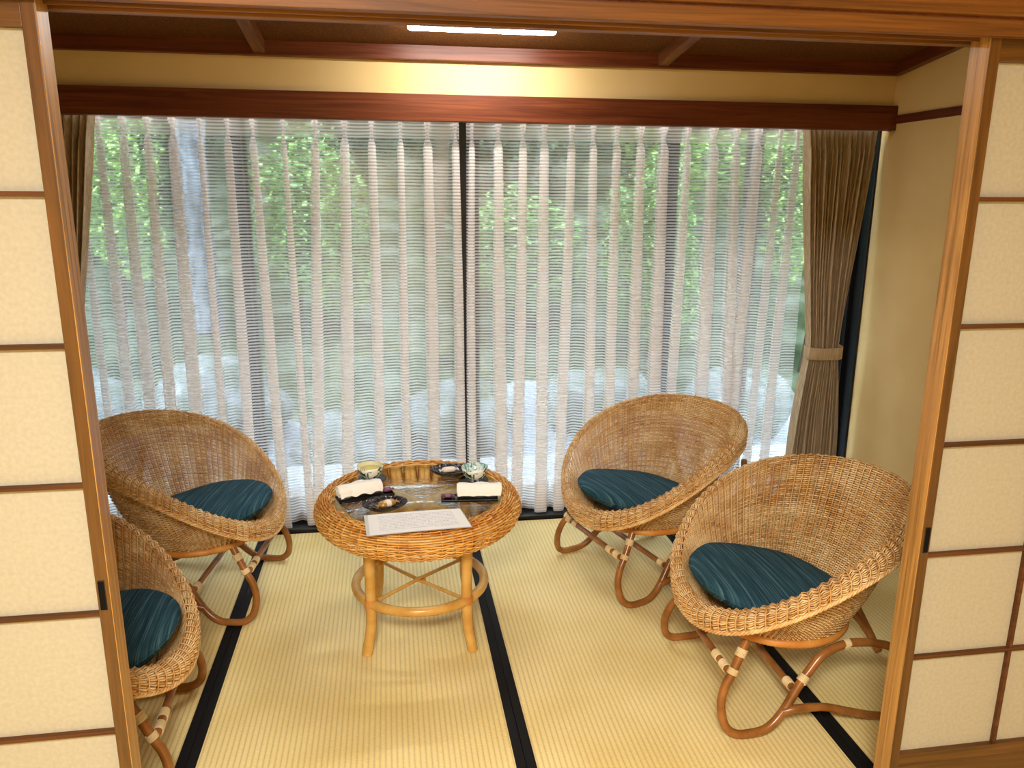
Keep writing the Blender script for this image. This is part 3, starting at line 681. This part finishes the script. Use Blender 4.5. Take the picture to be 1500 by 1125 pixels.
MB().tube(circ(.180, .372), .0100, 10, closed=True).build('apron_ring', M_poleh, tb)

# ------------------------------------------------------------------ things on the table
ZT0 = TZ+.0004
M_lacq = mat('black_lacquer', lin(14, 10, 9), .22, .3)
M_cloth = mat('white_towel_cloth', lin(252, 251, 246), .9, .1, build=lambda t, b: (lambda tc, n: (t.links.new(tc.outputs['Object'], n.inputs[0]), bump(t, b, n.outputs[0], .5, .0015)))(N(t, 'ShaderNodeTexCoord'), N(t, 'ShaderNodeTexNoise', i_Scale=420.0)))
def cupb(t, b):
    tc = N(t, 'ShaderNodeTexCoord'); n = N(t, 'ShaderNodeTexNoise'); n.inputs['Scale'].default_value = 36; n.inputs['Detail'].default_value = 2; n.inputs['Distortion'].default_value = 1.6
    t.links.new(tc.outputs['Object'], n.inputs[0])
    r = ramp(t, [(.36, lin(20, 52, 48)), (.43, lin(70, 128, 96)), (.455, lin(244, 244, 236)), (.6, lin(250, 249, 242))]); t.links.new(n.outputs[0], r.inputs[0]); t.links.new(r.outputs[0], b.inputs['Base Color'])
M_cup = mat('leaf_painted_porcelain', lin(240, 240, 230), .2, .5, build=cupb)
def cupin(t, b):
    tc = N(t, 'ShaderNodeTexCoord'); n = N(t, 'ShaderNodeTexNoise'); n.inputs['Scale'].default_value = 55; n.inputs['Distortion'].default_value = 1.5
    t.links.new(tc.outputs['Object'], n.inputs[0])
    r = ramp(t, [(.40, lin(90, 160, 156)), (.5, lin(200, 228, 226)), (.56, lin(244, 248, 248))]); t.links.new(n.outputs[0], r.inputs[0]); t.links.new(r.outputs[0], b.inputs['Base Color'])
M_cupin = mat('pale_blue_painted_porcelain', lin(220, 235, 230), .2, .5, build=cupin)
M_tea = mat('green_tea', lin(214, 204, 96), .05, .5)
M_cream = mat('cream_porcelain', lin(244, 238, 206), .2, .5)
def cup(x, y, label, tea):
    e = tag(empty('tea_cup', (x, y, ZT0+.0095)), label, 'cup', 'tea cups on the table')
    b = MB(); b.lathe([(0, .004), (.015, .004), (.016, 0), (.019, 0), (.0195, .005), (.028, .011), (.036, .022), (.0405, .036), (.0425, .046), (.0405, .0462)], 40); b.build('cup_body', M_cup, e)
    i = MB(); i.lathe([(.0412, .0462), (.0385, .036), (.034, .023), (.026, .013), (.012, .008), (0, .0075)], 40); i.build('cup_inside', M_cream if tea else M_cupin, e)
    e.scale = (1.1, 1.1, 1.1)
    if tea: MB().lathe([(0, .034), (.0372, .034), (.0372, .0345), (0, .0345)], 40).build('tea', M_tea, e)
    return e
def saucer(x, y, r, label):
    o = MB().lathe([(0, .0025), (r*.5, .0025), (r*.55, 0), (r*.62, 0), (r*.95, .0085), (r, .0115), (r*.985, .0125), (r*.6, .007), (r*.5, .0065), (0, .0065)], 48).build('saucer', M_lacq, loc=(x, y, ZT0)); tag(o, label, 'saucer', 'black saucers on the table'); return o
saucer(-.405, 2.655, .052, 'black round saucer under the tea cup with yellow tea')
cup(-.410, 2.655, 'porcelain cup with leaf pattern holding yellow-green tea, left on the table', True)
saucer(-.050, 2.592, .052, 'black round saucer under the pale blue patterned cup')
cup(-.046, 2.592, 'porcelain cup with pale blue patterned inside, right on the table', False)
def towel(x, y, rz, label, messy):
    n = 36; th = np.linspace(0, TAU, n, endpoint=False); L = .148; G = []
    for k, u in enumerate(np.linspace(-1, 1, 25)):
        e = 1-.06*(abs(u) > .98); w = .026*e*(1+.05*sin(9*u)*messy); h = .0185*e*(1+.05*sin(7*u+1))
        px = w*np.sign(np.cos(th))*np.abs(np.cos(th))**.8; pz = h*np.sign(np.sin(th))*np.abs(np.sin(th))**.85+h
        sp = (.0012*np.cos(th*6+u*3))
        if messy: px = px+.006*sin(3*u+1)+np.where(th > pi, -.004*sin(8*u), 0)
        G.append(np.stack([np.full(n, u*L/2), px+sp, pz+sp+.004], 1))
    mb = MB(); mb.grid(np.array(G), close_v=True)
    for kk, u in ((0, -1), (24, 1)):                 # spiral rolled ends
        a = np.linspace(0, 5.4*pi, 80); r = 1-a/(5.6*pi)
        sp_ = np.stack([np.full(80, u*L/2*.992), .023*r*np.cos(a), .0165*r*np.sin(a)+.0225], 1)
        mb.tube(sp_, .0022, 5)
        c = G[kk]; mb.add(np.vstack([c.mean(0)+[-u*.003, 0, 0], c]), [(0, 1+i, 1+(i+1) % n, 1+(i+1) % n) for i in range(n)][0:0] or np.zeros((0, 4), int)); base = mb.n-n-1
        mb.tris = getattr(mb, 'tris', [])+[(base, base+1+i, base+1+(i+1) % n) for i in range(n)]
    # loose flap along one side
    F = []
    for u in np.linspace(-1, 1, 21):
        wv_ = .003*sin(9*u+1)
        F.append(np.array([[u*L/2*.97, -.010, .0425], [u*L/2*.97, -.024, .034], [u*L/2*.97, -.0300+wv_*.4, .020], [u*L/2*.96, -.0325-abs(wv_), .010+wv_*(1.3 if messy else .3)]]))
    mb.grid(np.array(F)); mb.grid(np.array(F)+[0, .0022, -.0008])
    o = mb.build('rolled_towel', M_cloth, loc=(x, y, ZT0+.0088)); o.rotation_euler = (0, 0, rz); tag(o, label, 'towel', 'rolled hand towels'); return o
def tray(x, y, rz, label):
    mb = MB(); mb.box(-.094, .094, -.030, .030, 0.002, .0050)
    for a in (-.094, .091): mb.box(a, a+.003, -.030, .030, .002, .0085)
    for a in (-.030, .027): mb.box(-.094, .094, a, a+.003, .002, .0085)
    mb.box(-.085, .085, -.022, .022, 0, .002)
    o = mb.build('towel_tray', M_lacq, smooth=False, bevel=.0006, loc=(x, y, ZT0)); o.rotation_euler = (0, 0, rz); tag(o, label, 'tray', 'long black trays'); return o
M_purple = mat('purple_wrapper', lin(120, 70, 100), .35, .5, build=lambda t, b: None)
M_white = mat('white_wrapper', lin(238, 226, 214), .4)
M_gold = mat('gold_brown_wrapper', lin(190, 150, 80), .3, .5, .3)
tray(-.425, 2.508, radians(18), 'long black tray under the crumpled rolled towel at left')
towel(-.445, 2.517, radians(20), 'crumpled white rolled towel on the left black tray', 1)
tray(-.080, 2.442, radians(-5), 'long black tray under the neat rolled towel at right')
towel(-.046, 2.452, radians(-6), 'neat white rolled towel on the right black tray', 0)
def sweet(x, y, z, rz, m, label, L=.030, W=.024, H=.014, band=None):
    e = tag(empty('wrapped_sweet', (x, y, z), rz), label, 'sweet', 'wrapped sweets')
    n = 20; th = np.linspace(0, TAU, n, endpoint=False); G = []
    for u in np.linspace(-1, 1, 11):
        k = (1-abs(u)**4)**.5*.9+.1 if abs(u) < 1 else .12
        G.append(np.stack([np.full(n, u*L/2), W/2*k*np.cos(th), H/2*k*np.sin(th)+H/2], 1))
    MB().grid(np.array(G), close_v=True).build('wrapper', m, e)
    for u in (-1, 1):
        f = []
        for q in np.linspace(-1, 1, 7): f.append([[u*L/2*.96, q*W*.10, H/2], [u*(L/2+.008), q*W*.42, H/2+.0022*(-1)**int(round(q*3))]])
        f = np.array(f); mb = MB(); mb.grid(f); mb.grid(f+[0, 0, .0006]); mb.build('wrapper_end', m, e)
    if band:
        G = []
        for u in np.linspace(-.28, .28, 4): G.append(np.stack([np.full(n, u*L/2), (W/2+.0006)*np.cos(th), (H/2+.0006)*np.sin(th)+H/2], 1))
        MB().grid(np.array(G), close_v=True).build('paper_band', band, e)
    return e
sweet(-.352, 2.537, ZT0+.0053, radians(20), M_purple, 'small purple wrapped sweet at the right end of the left tray')
sweet(-.152, 2.454, ZT0+.0053, radians(-5), M_purple, 'small purple wrapped sweet at the left end of the right tray')
def glassdish(x, y, rz, label):
    # dark moulded glass dish with rays on the rim
    mb = MB(); n = 72; th = np.linspace(0, TAU, n, endpoint=False); G = []
    for k, (r, z) in enumerate([(0, .004), (.45, .004), (.5, 0), (.58, 0), (.75, .006), (.95, .017), (1, .021), (.97, .0225), (.75, .012), (.58, .0065), (.3, .0055), (0, .0055)]):
        rr = r*(1+.025*np.cos(th*24)*(r > .7)); G.append(np.stack([.074*rr*np.cos(th), .056*rr*np.sin(th), np.full(n, z)], 1))
    mb.grid(np.array(G), close_v=True)
    def db(t, b):
        tc = N(t, 'ShaderNodeTexCoord'); v = N(t, 'ShaderNodeTexVoronoi'); v.inputs['Scale'].default_value = 120; t.links.new(tc.outputs['Object'], v.inputs[0]); bump(t, b, v.outputs[0], .8, .003)
    md = bpy.data.materials.get('dark_brown_glass') or mat('dark_brown_glass', lin(34, 15, 13), .12, .45, build=db)
    o = mb.build('glass_dish', md, loc=(x, y, ZT0)); o.rotation_euler = (0, 0, rz); tag(o, label, 'dish', 'dark glass dishes'); return o
glassdish(-.360, 2.402, radians(8), 'dark brown glass dish with gold sweet, near the paper sheet')
sweet(-.352, 2.400, ZT0+.0065, radians(28), M_gold, 'gold and white striped wrapped sweet in the front dark dish', .062, .034, .022, M_white)
glassdish(-.125, 2.690, radians(-10), 'dark brown glass dish with white sweet, at the back of the table')
sweet(-.130, 2.695, ZT0+.0065, radians(10), M_white, 'white wrapped sweet in the rear dark dish', .055, .030, .020)
# leafy patterned small packet beside the left cup
o = MB(); n = 40; th = np.linspace(0, TAU, n, endpoint=False)
G = [np.stack([.034*r*np.cos(th), .014*r*np.sin(th), np.full(n, z)], 1) for r, z in [(0, .001), (.9, .0), (1, .003), (.95, .005), (0, .0055)]]
o.grid(np.array(G), close_v=True); o = o.build('patterned_packet', M_cup, loc=(-.462, 2.612, ZT0)); o.rotation_euler = (0, 0, radians(-12)); tag(o, 'small green and white patterned packet between left cup and left towel', 'packet')

# laminated information sheet, lying on the glass edge and the woven rim
M_lam = mat('laminate_film', lin(216, 216, 214), .15, .6)
def sheetb(t, b):
    uv = N(t, 'ShaderNodeUVMap'); sp = N(t, 'ShaderNodeSeparateXYZ'); t.links.new(uv.outputs[0], sp.inputs[0])
    # faint illegible print: rows of tiny grey marks
    mp = N(t, 'ShaderNodeMapping'); mp.inputs['Scale'].default_value = (150, 24, 1); t.links.new(uv.outputs[0], mp.inputs[0])
    n = N(t, 'ShaderNodeTexNoise'); n.inputs['Scale'].default_value = 1.2; n.inputs['Detail'].default_value = 1; t.links.new(mp.outputs[0], n.inputs[0])
    g = N(t, 'ShaderNodeMath', operation='GREATER_THAN'); g.inputs[1].default_value = .54; t.links.new(n.outputs[0], g.inputs[0])
    a = N(t, 'ShaderNodeMath', operation='MULTIPLY'); a.inputs[1].default_value = 13; t.links.new(sp.outputs[1], a.inputs[0])
    fr = N(t, 'ShaderNodeMath', operation='FRACT'); t.links.new(a.outputs[0], fr.inputs[0])
    g2 = N(t, 'ShaderNodeMath', operation='LESS_THAN'); g2.inputs[1].default_value = .5; t.links.new(fr.outputs[0], g2.inputs[0])
    m1 = N(t, 'ShaderNodeMath', operation='MULTIPLY'); t.links.new(g.outputs[0], m1.inputs[0]); t.links.new(g2.outputs[0], m1.inputs[1])
    def rng_(src, lo, hi):
        x = N(t, 'ShaderNodeMath', operation='GREATER_THAN'); x.inputs[1].default_value = lo; t.links.new(src, x.inputs[0])
        y = N(t, 'ShaderNodeMath', operation='LESS_THAN'); y.inputs[1].default_value = hi; t.links.new(src, y.inputs[0])
        z = N(t, 'ShaderNodeMath', operation='MULTIPLY'); t.links.new(x.outputs[0], z.inputs[0]); t.links.new(y.outputs[0], z.inputs[1]); return z.outputs[0]
    k = N(t, 'ShaderNodeMath', operation='MULTIPLY'); t.links.new(rng_(sp.outputs[0], .10, .90), k.inputs[0]); t.links.new(rng_(sp.outputs[1], .12, .90), k.inputs[1])
    m2 = N(t, 'ShaderNodeMath', operation='MULTIPLY'); t.links.new(m1.outputs[0], m2.inputs[0]); t.links.new(k.outputs[0], m2.inputs[1])
    mx = N(t, 'ShaderNodeMix', data_type='RGBA'); mx.inputs['A'].default_value = lin(251, 251, 253); mx.inputs['B'].default_value = lin(176, 178, 188)
    t.links.new(m2.outputs[0], mx.inputs['Factor']); t.links.new(mx.outputs['Result'], b.inputs['Base Color'])
M_sheet = mat('printed_paper_sheet', lin(240, 240, 242), .25, .5, build=sheetb)
def quad_slab(P, th, uv=None):
    P = np.array(P, float); G = np.zeros((13, 9, 3)); U = np.zeros((13, 9, 2))
    for i in range(13):
        for j in range(9):
            u, v = i/12, j/8; q = (1-u)*(1-v)*P[0]+u*(1-v)*P[1]+u*v*P[2]+(1-u)*v*P[3]; q = q+[0, 0, .0015*sin(pi*u)]; G[i, j] = q; U[i, j] = (u, 1-v)
    mb = MB(); mb.grid(G, uv=U); mb.grid(G[::-1]-[0, 0, th], uv=U[::-1]); return mb
sheet = tag(empty('information_sheet', (0, 0, 0)), 'white laminated printed sheet lying over the front edge of the table', 'paper')
c = [(-.424, 2.310, .5135), (-.122, 2.325, .5135), (-.098, 2.180, .5115), (-.412, 2.158, .5115)]   # back-left, back-right, front-right, front-left
quad_slab(c, .0005).build('laminate', M_lam, sheet)
ci = np.array(c)+[(.012, -.002, .0009), (-.003, -.003, .0009), (-.003, .003, .0009), (.010, .003, .0009)]
quad_slab(ci, .0003).build('printed_paper', M_sheet, sheet)

# ------------------------------------------------------------------ garden behind the window
def groundb(t, b):
    tc = N(t, 'ShaderNodeTexCoord'); n = N(t, 'ShaderNodeTexNoise'); n.inputs['Scale'].default_value = 3; n.inputs['Detail'].default_value = 8; t.links.new(tc.outputs['Object'], n.inputs[0])
    r = ramp(t, [(.35, lin(28, 38, 18)), (.5, lin(52, 62, 40)), (.68, lin(92, 98, 84))]); t.links.new(n.outputs[0], r.inputs[0]); t.links.new(r.outputs[0], b.inputs['Base Color']); bump(t, b, n.outputs[0], .6, .03)
M_ground = mat('mossy_ground', lin(100, 100, 80), .9, .1, build=groundb)
M_stone = mat('grey_garden_rock', lin(150, 152, 154), .85, .2, build=lambda t, b: groundb_rock(t, b)) if False else None
def rockb(t, b):
    tc = N(t, 'ShaderNodeTexCoord'); n = N(t, 'ShaderNodeTexNoise'); n.inputs['Scale'].default_value = 7; n.inputs['Detail'].default_value = 8; t.links.new(tc.outputs['Object'], n.inputs[0])
    r = ramp(t, [(.35, lin(60, 72, 52)), (.55, lin(98, 104, 104)), (.7, lin(130, 136, 142))]); t.links.new(n.outputs[0], r.inputs[0]); t.links.new(r.outputs[0], b.inputs['Base Color']); bump(t, b, n.outputs[0], .7, .02)
M_rock = mat('grey_garden_rock', lin(150, 152, 154), .8, .3, build=rockb)
def barkb(t, b):
    tc = N(t, 'ShaderNodeTexCoord'); mp = N(t, 'ShaderNodeMapping'); mp.inputs['Scale'].default_value = (26, 26, 5); t.links.new(tc.outputs['Object'], mp.inputs[0])
    n = N(t, 'ShaderNodeTexNoise'); n.inputs['Scale'].default_value = 1; n.inputs['Detail'].default_value = 6; t.links.new(mp.outputs[0], n.inputs[0])
    r = ramp(t, [(.35, lin(64, 66, 70)), (.65, lin(132, 138, 150))]); t.links.new(n.outputs[0], r.inputs[0]); t.links.new(r.outputs[0], b.inputs['Base Color']); bump(t, b, n.outputs[0], .8, .01)
M_bark = mat('pale_grey_bark', lin(160, 165, 175), .9, .1, build=barkb)
M_barkd = mat('dark_bark', lin(78, 66, 54), .9, .1)
def leafm(name, a, b_):
    def bld(t, b):
        at = N(t, 'ShaderNodeAttribute', attribute_name='tone'); r = ramp(t, [(0, a), (1, b_)]); t.links.new(at.outputs['Fac'], r.inputs[0]); t.links.new(r.outputs[0], b.inputs['Base Color'])
    return mat(name, a, .45, .5, build=bld)
M_leaf = [leafm('mid_green_leaf', lin(42, 70, 28), lin(124, 164, 80)), leafm('bright_green_leaf', lin(58, 92, 34), lin(164, 200, 104)), leafm('dark_green_leaf', lin(22, 40, 22), lin(62, 90, 52))]
def gz(x, y): return -.25+.32*max(0, y-4.6)+1.25*max(0, y-10.6)+.10*sin(1.7*x+y)+.06*sin(3.1*x-1.3*y)
xsn = np.linspace(-11, 11, 81); ysn = np.linspace(3.70, 16, 50)
G = np.array([[(x, y, gz(x, y)*min(1, (y-3.6)/.8)-.12) for y in ysn] for x in xsn])
M_grav = mat('pale_gravel', lin(128, 134, 144), .9, .1, build=lambda t, b: (lambda tc, n: (t.links.new(tc.outputs['Object'], n.inputs[0]), bump(t, b, n.outputs[0], .8, .01)))(N(t, 'ShaderNodeTexCoord'), N(t, 'ShaderNodeTexNoise', i_Scale=60.0)))
xg = np.linspace(-4.2, 4.2, 41); yg = np.linspace(4.43, 5.75, 14)
Gg = np.array([[(x, min(y, 5.55+.2*sin(x*2.1)+.12*sin(x*5)), 0) for y in yg] for x in xg])
for i in range(41):
    for j in range(14): Gg[i, j, 2] = gz(Gg[i, j, 0], Gg[i, j, 1])*min(1, (Gg[i, j, 1]-3.6)/.8)-.105
tag(MB().grid(Gg).build('gravel_bed', M_grav), 'pale gravel bed between terrace and mossy bank', 'gravel', kind='structure')
tag(MB().grid(G).build('ground', M_ground), 'mossy sloping garden ground behind the window', 'ground', kind='structure')
def leaf_cloud(rg, n, R, size, m, shells=1):
    mb = MB(); 
    d = rg.normal(size=(n, 3)); d /= np.linalg.norm(d, axis=1)[:, None]; rad = rg.uniform(.35, 1, n)**.5
    nb = 7; cs = rg.uniform(-.55, .55, (nb, 3)); cc = cs[rg.integers(0, nb, n)]
    c = (cc+d*rad[:, None]*.55)*np.array(R)
    a = rg.uniform(0, TAU, n); tl = rg.normal(0, .45, (n, 2)); s = size*rg.uniform(.6, 1.3, n)
    ux = np.stack([np.cos(a), np.sin(a), tl[:, 0]], 1); ux /= np.linalg.norm(ux, axis=1)[:, None]
    uy = np.stack([-np.sin(a), np.cos(a), tl[:, 1]], 1); uz = np.cross(ux, uy)
    ux = ux*s[:, None]; uy = uy*(s*.32)[:, None]; uz = uz*(s*.12)[:, None]
    V = np.stack([c-ux*.5, c-ux*.1+uy, c+ux*.5, c-ux*.1-uy, c+uz*-1], 1)   # folded leaf: tip, sides, tip, keel
    base = np.arange(n)*5; F = []
    V = V.reshape(-1, 3); T = []
    for i in base: T += [(i, i+4, i+1), (i+1, i+4, i+2), (i+2, i+4, i+3), (i+3, i+4, i)]
    tn = np.repeat(np.clip(rg.normal(.45, .25, n), 0, 1), 5)
    mb.add(V, np.zeros((0, 4), int), tn); mb.tris = T
    me = mb.mesh('foliage', False); me.materials.append(m); return me
rg = np.random.default_rng(21)
CL = [leaf_cloud(rg, 5200, (1, 1, 1), .085, M_leaf[i]) for i in range(3)]
def trunk_mesh(pts, r0, r1, m, rg):
    P = smooth_path(pts, 8); n = len(P); me = MB().tube(P, np.linspace(r0, r1, n)*(1+.06*np.sin(np.arange(n)*1.7)), 12).mesh('trunk'); me.materials.append(m); return me
def tree(name, x, y, crown, trunkpts, r, kind, label, cat='tree', bark=None, grp='garden trees and shrubs'):
    z = gz(x, y)-.15
    e = tag(empty(name, (x, y, z)), label, cat, grp)
    if trunkpts is not None:
        child('trunk', trunk_mesh([np.array(q, float) for q in trunkpts], r, r*.7, bark or M_barkd, rg), e)
    for k, (cx_, cy_, cz_, sx_, sy_, sz_) in enumerate(crown):
        o = child('foliage', CL[(kind+k) % 3 if kind > 2 else kind], e); o.location = (cx_, cy_, cz_); o.scale = (sx_, sy_, sz_); o.rotation_euler = (0, 0, rg.uniform(0, TAU)); o['kind'] = 'stuff'
tree('tree', -1.92, 7.1, [(-.9, .6, 2.6, 1.2, .8, .9), (1.0, .9, 2.9, 1.3, .8, .8)], [(0, 0, 0), (-.03, .02, 1.2), (.02, .05, 2.4), (.0, .1, 3.8)], .16, 0, 'tree with a thick pale grey trunk seen through the left curtain', bark=M_bark)
tree('tree', .15, 8.2, [(-.5, 0, 2.0, 1.3, .8, 1.1), (.8, .4, 2.6, 1.2, .8, .9)], [(0, 0, 0), (.1, 0, 1.5), (.0, 0, 3.2)], .09, 2, 'thin dark tree behind the centre of the curtains')
tree('tree', 2.5, 7.3, [(-.5, 0, 1.9, 1.0, .7, .7), (.9, .5, 2.2, 1.2, .8, .9), (.1, -.6, 1.3, .8, .6, .5)], [(0, 0, 0), (-.2, 0, 1.0), (.1, .1, 2.1), (-.3, .2, 3.4)], .09, 1, 'bright leafy tree with bent branches seen through the right curtain')
tree('tree', 4.2, 9.0, [(0, 0, 2.0, 1.6, .9, 1.4)], [(0, 0, 0), (.1, 0, 1.5), (.0, 0, 3.2)], .12, 2, 'dark green tree far right behind the window')
tree('tree', -4.6, 8.6, [(0, 0, 2.0, 1.7, .9, 1.5)], [(0, 0, 0), (.1, 0, 1.5), (.0, 0, 3.2)], .12, 2, 'dark green tree far left behind the window')
tree('shrub', -2.42, 6.5, [(0, 0, 1.15, .62, .5, .85)], [(0, 0, 0), (.05, 0, .6), (0, 0, 1.2)], .03, 1, 'bright green shrub left of the pale trunk', 'shrub')
tree('shrub', -1.12, 6.9, [(0, 0, 1.1, .7, .5, .9)], [(0, 0, 0), (.05, 0, .6), (0, 0, 1.2)], .03, 0, 'mid green shrub right of the pale trunk', 'shrub')
tree('shrub', .55, 6.5, [(0, 0, .8, .7, .5, .6)], [(0, 0, 0), (.05, 0, .5), (0, 0, .8)], .03, 0, 'low mid green shrub behind the middle of the right curtain', 'shrub')
tree('shrub', 1.85, 6.3, [(0, 0, 1.0, .6, .45, .9)], [(0, 0, 0), (.05, 0, .6), (0, 0, 1.2)], .03, 0, 'mid green shrub behind the right part of the right curtain', 'shrub')
tree('shrub', 3.1, 6.0, [(0, 0, 1.4, .6, .5, .8)], [(0, 0, 0), (.05, 0, .6), (0, 0, 1.2)], .03, 1, 'bright green shrub beside the right drape outside', 'shrub')
# far hedge row
for i, x in enumerate(np.linspace(-6.5, 6.5, 8)):
    tree('hedge_bush', x, 10.6+.3*(i % 2), [(0, 0, 1.6, 1.15, .7, 2.1)], None, .1, 2, 'dark green hedge bush, %s from the left in the far row' % ('first', 'second', 'third', 'fourth', 'fifth', 'sixth', 'seventh', 'last')[i], 'bush', grp='far hedge bushes')
def rock(x, y, s, seedv, label):
    rr = np.random.default_rng(seedv); nu, nv = 14, 20; th = np.linspace(0, TAU, nv, endpoint=False); G = []
    ph = rr.uniform(0, TAU, 6)
    for u in np.linspace(0, pi, nu):
        k = 1+.13*np.sin(3*th+ph[0])*sin(u)+.10*np.sin(5*th+ph[1]+u*2)*sin(u)+.08*np.cos(4*u+ph[2]); G.append(np.stack([s[0]*k*sin(u)*np.cos(th), s[1]*k*sin(u)*np.sin(th), s[2]*k*cos(u)*np.ones(nv)], 1))
    o = MB().grid(np.array(G), close_v=True).build('garden_rock', M_rock, smooth=False, loc=(x, y, gz(x, y)*min(1, (y-3.6)/.8)-.12+s[2]*.55)); tag(o, label, 'rock', 'garden rocks'); return o
rock(-2.35, 5.1, (.42, .35, .42), 1, 'grey rock low behind the left end of the left curtain')
rock(-1.5, 5.3, (.45, .3, .30), 2, 'pale grey rock below the thick pale trunk')
rock(-.65, 5.1, (.35, .3, .25), 3, 'grey rock behind the middle of the left curtain')
rock(.15, 5.3, (.4, .3, .28), 4, 'grey rock behind the centre gap of the curtains')
rock(1.15, 5.2, (.4, .3, .25), 5, 'grey rock behind the middle of the right curtain')
rock(2.1, 5.1, (.35, .3, .3), 6, 'grey rock behind the right end of the right curtain')
structbox('eaves', M_batten, (-3.4, 3.4, 3.66, 4.75, 2.30, 2.36), 'wooden eaves over the terrace outside the window', 'eaves')
# outside: stone terrace edge and two thin posts by the window
M_slab = mat('pale_terrace_stone', lin(150, 152, 156), .6, .3)
structbox('terrace', M_slab, (-3.2, 3.2, 3.67, 4.45, -.16, -.06), 'pale stone terrace strip just outside the window', 'terrace')
for x, lb in ((1.60, 'dark post outside near the right drape'), (-1.02, 'dark post outside behind the left curtain')):
    o = MB().box(x-.035, x+.035, 4.00, 4.07, -.06, 2.4).build('veranda_post', M_barkd, smooth=False, bevel=.004); tag(o, lb, 'post', 'veranda posts')
bpy.context.view_layer.update()
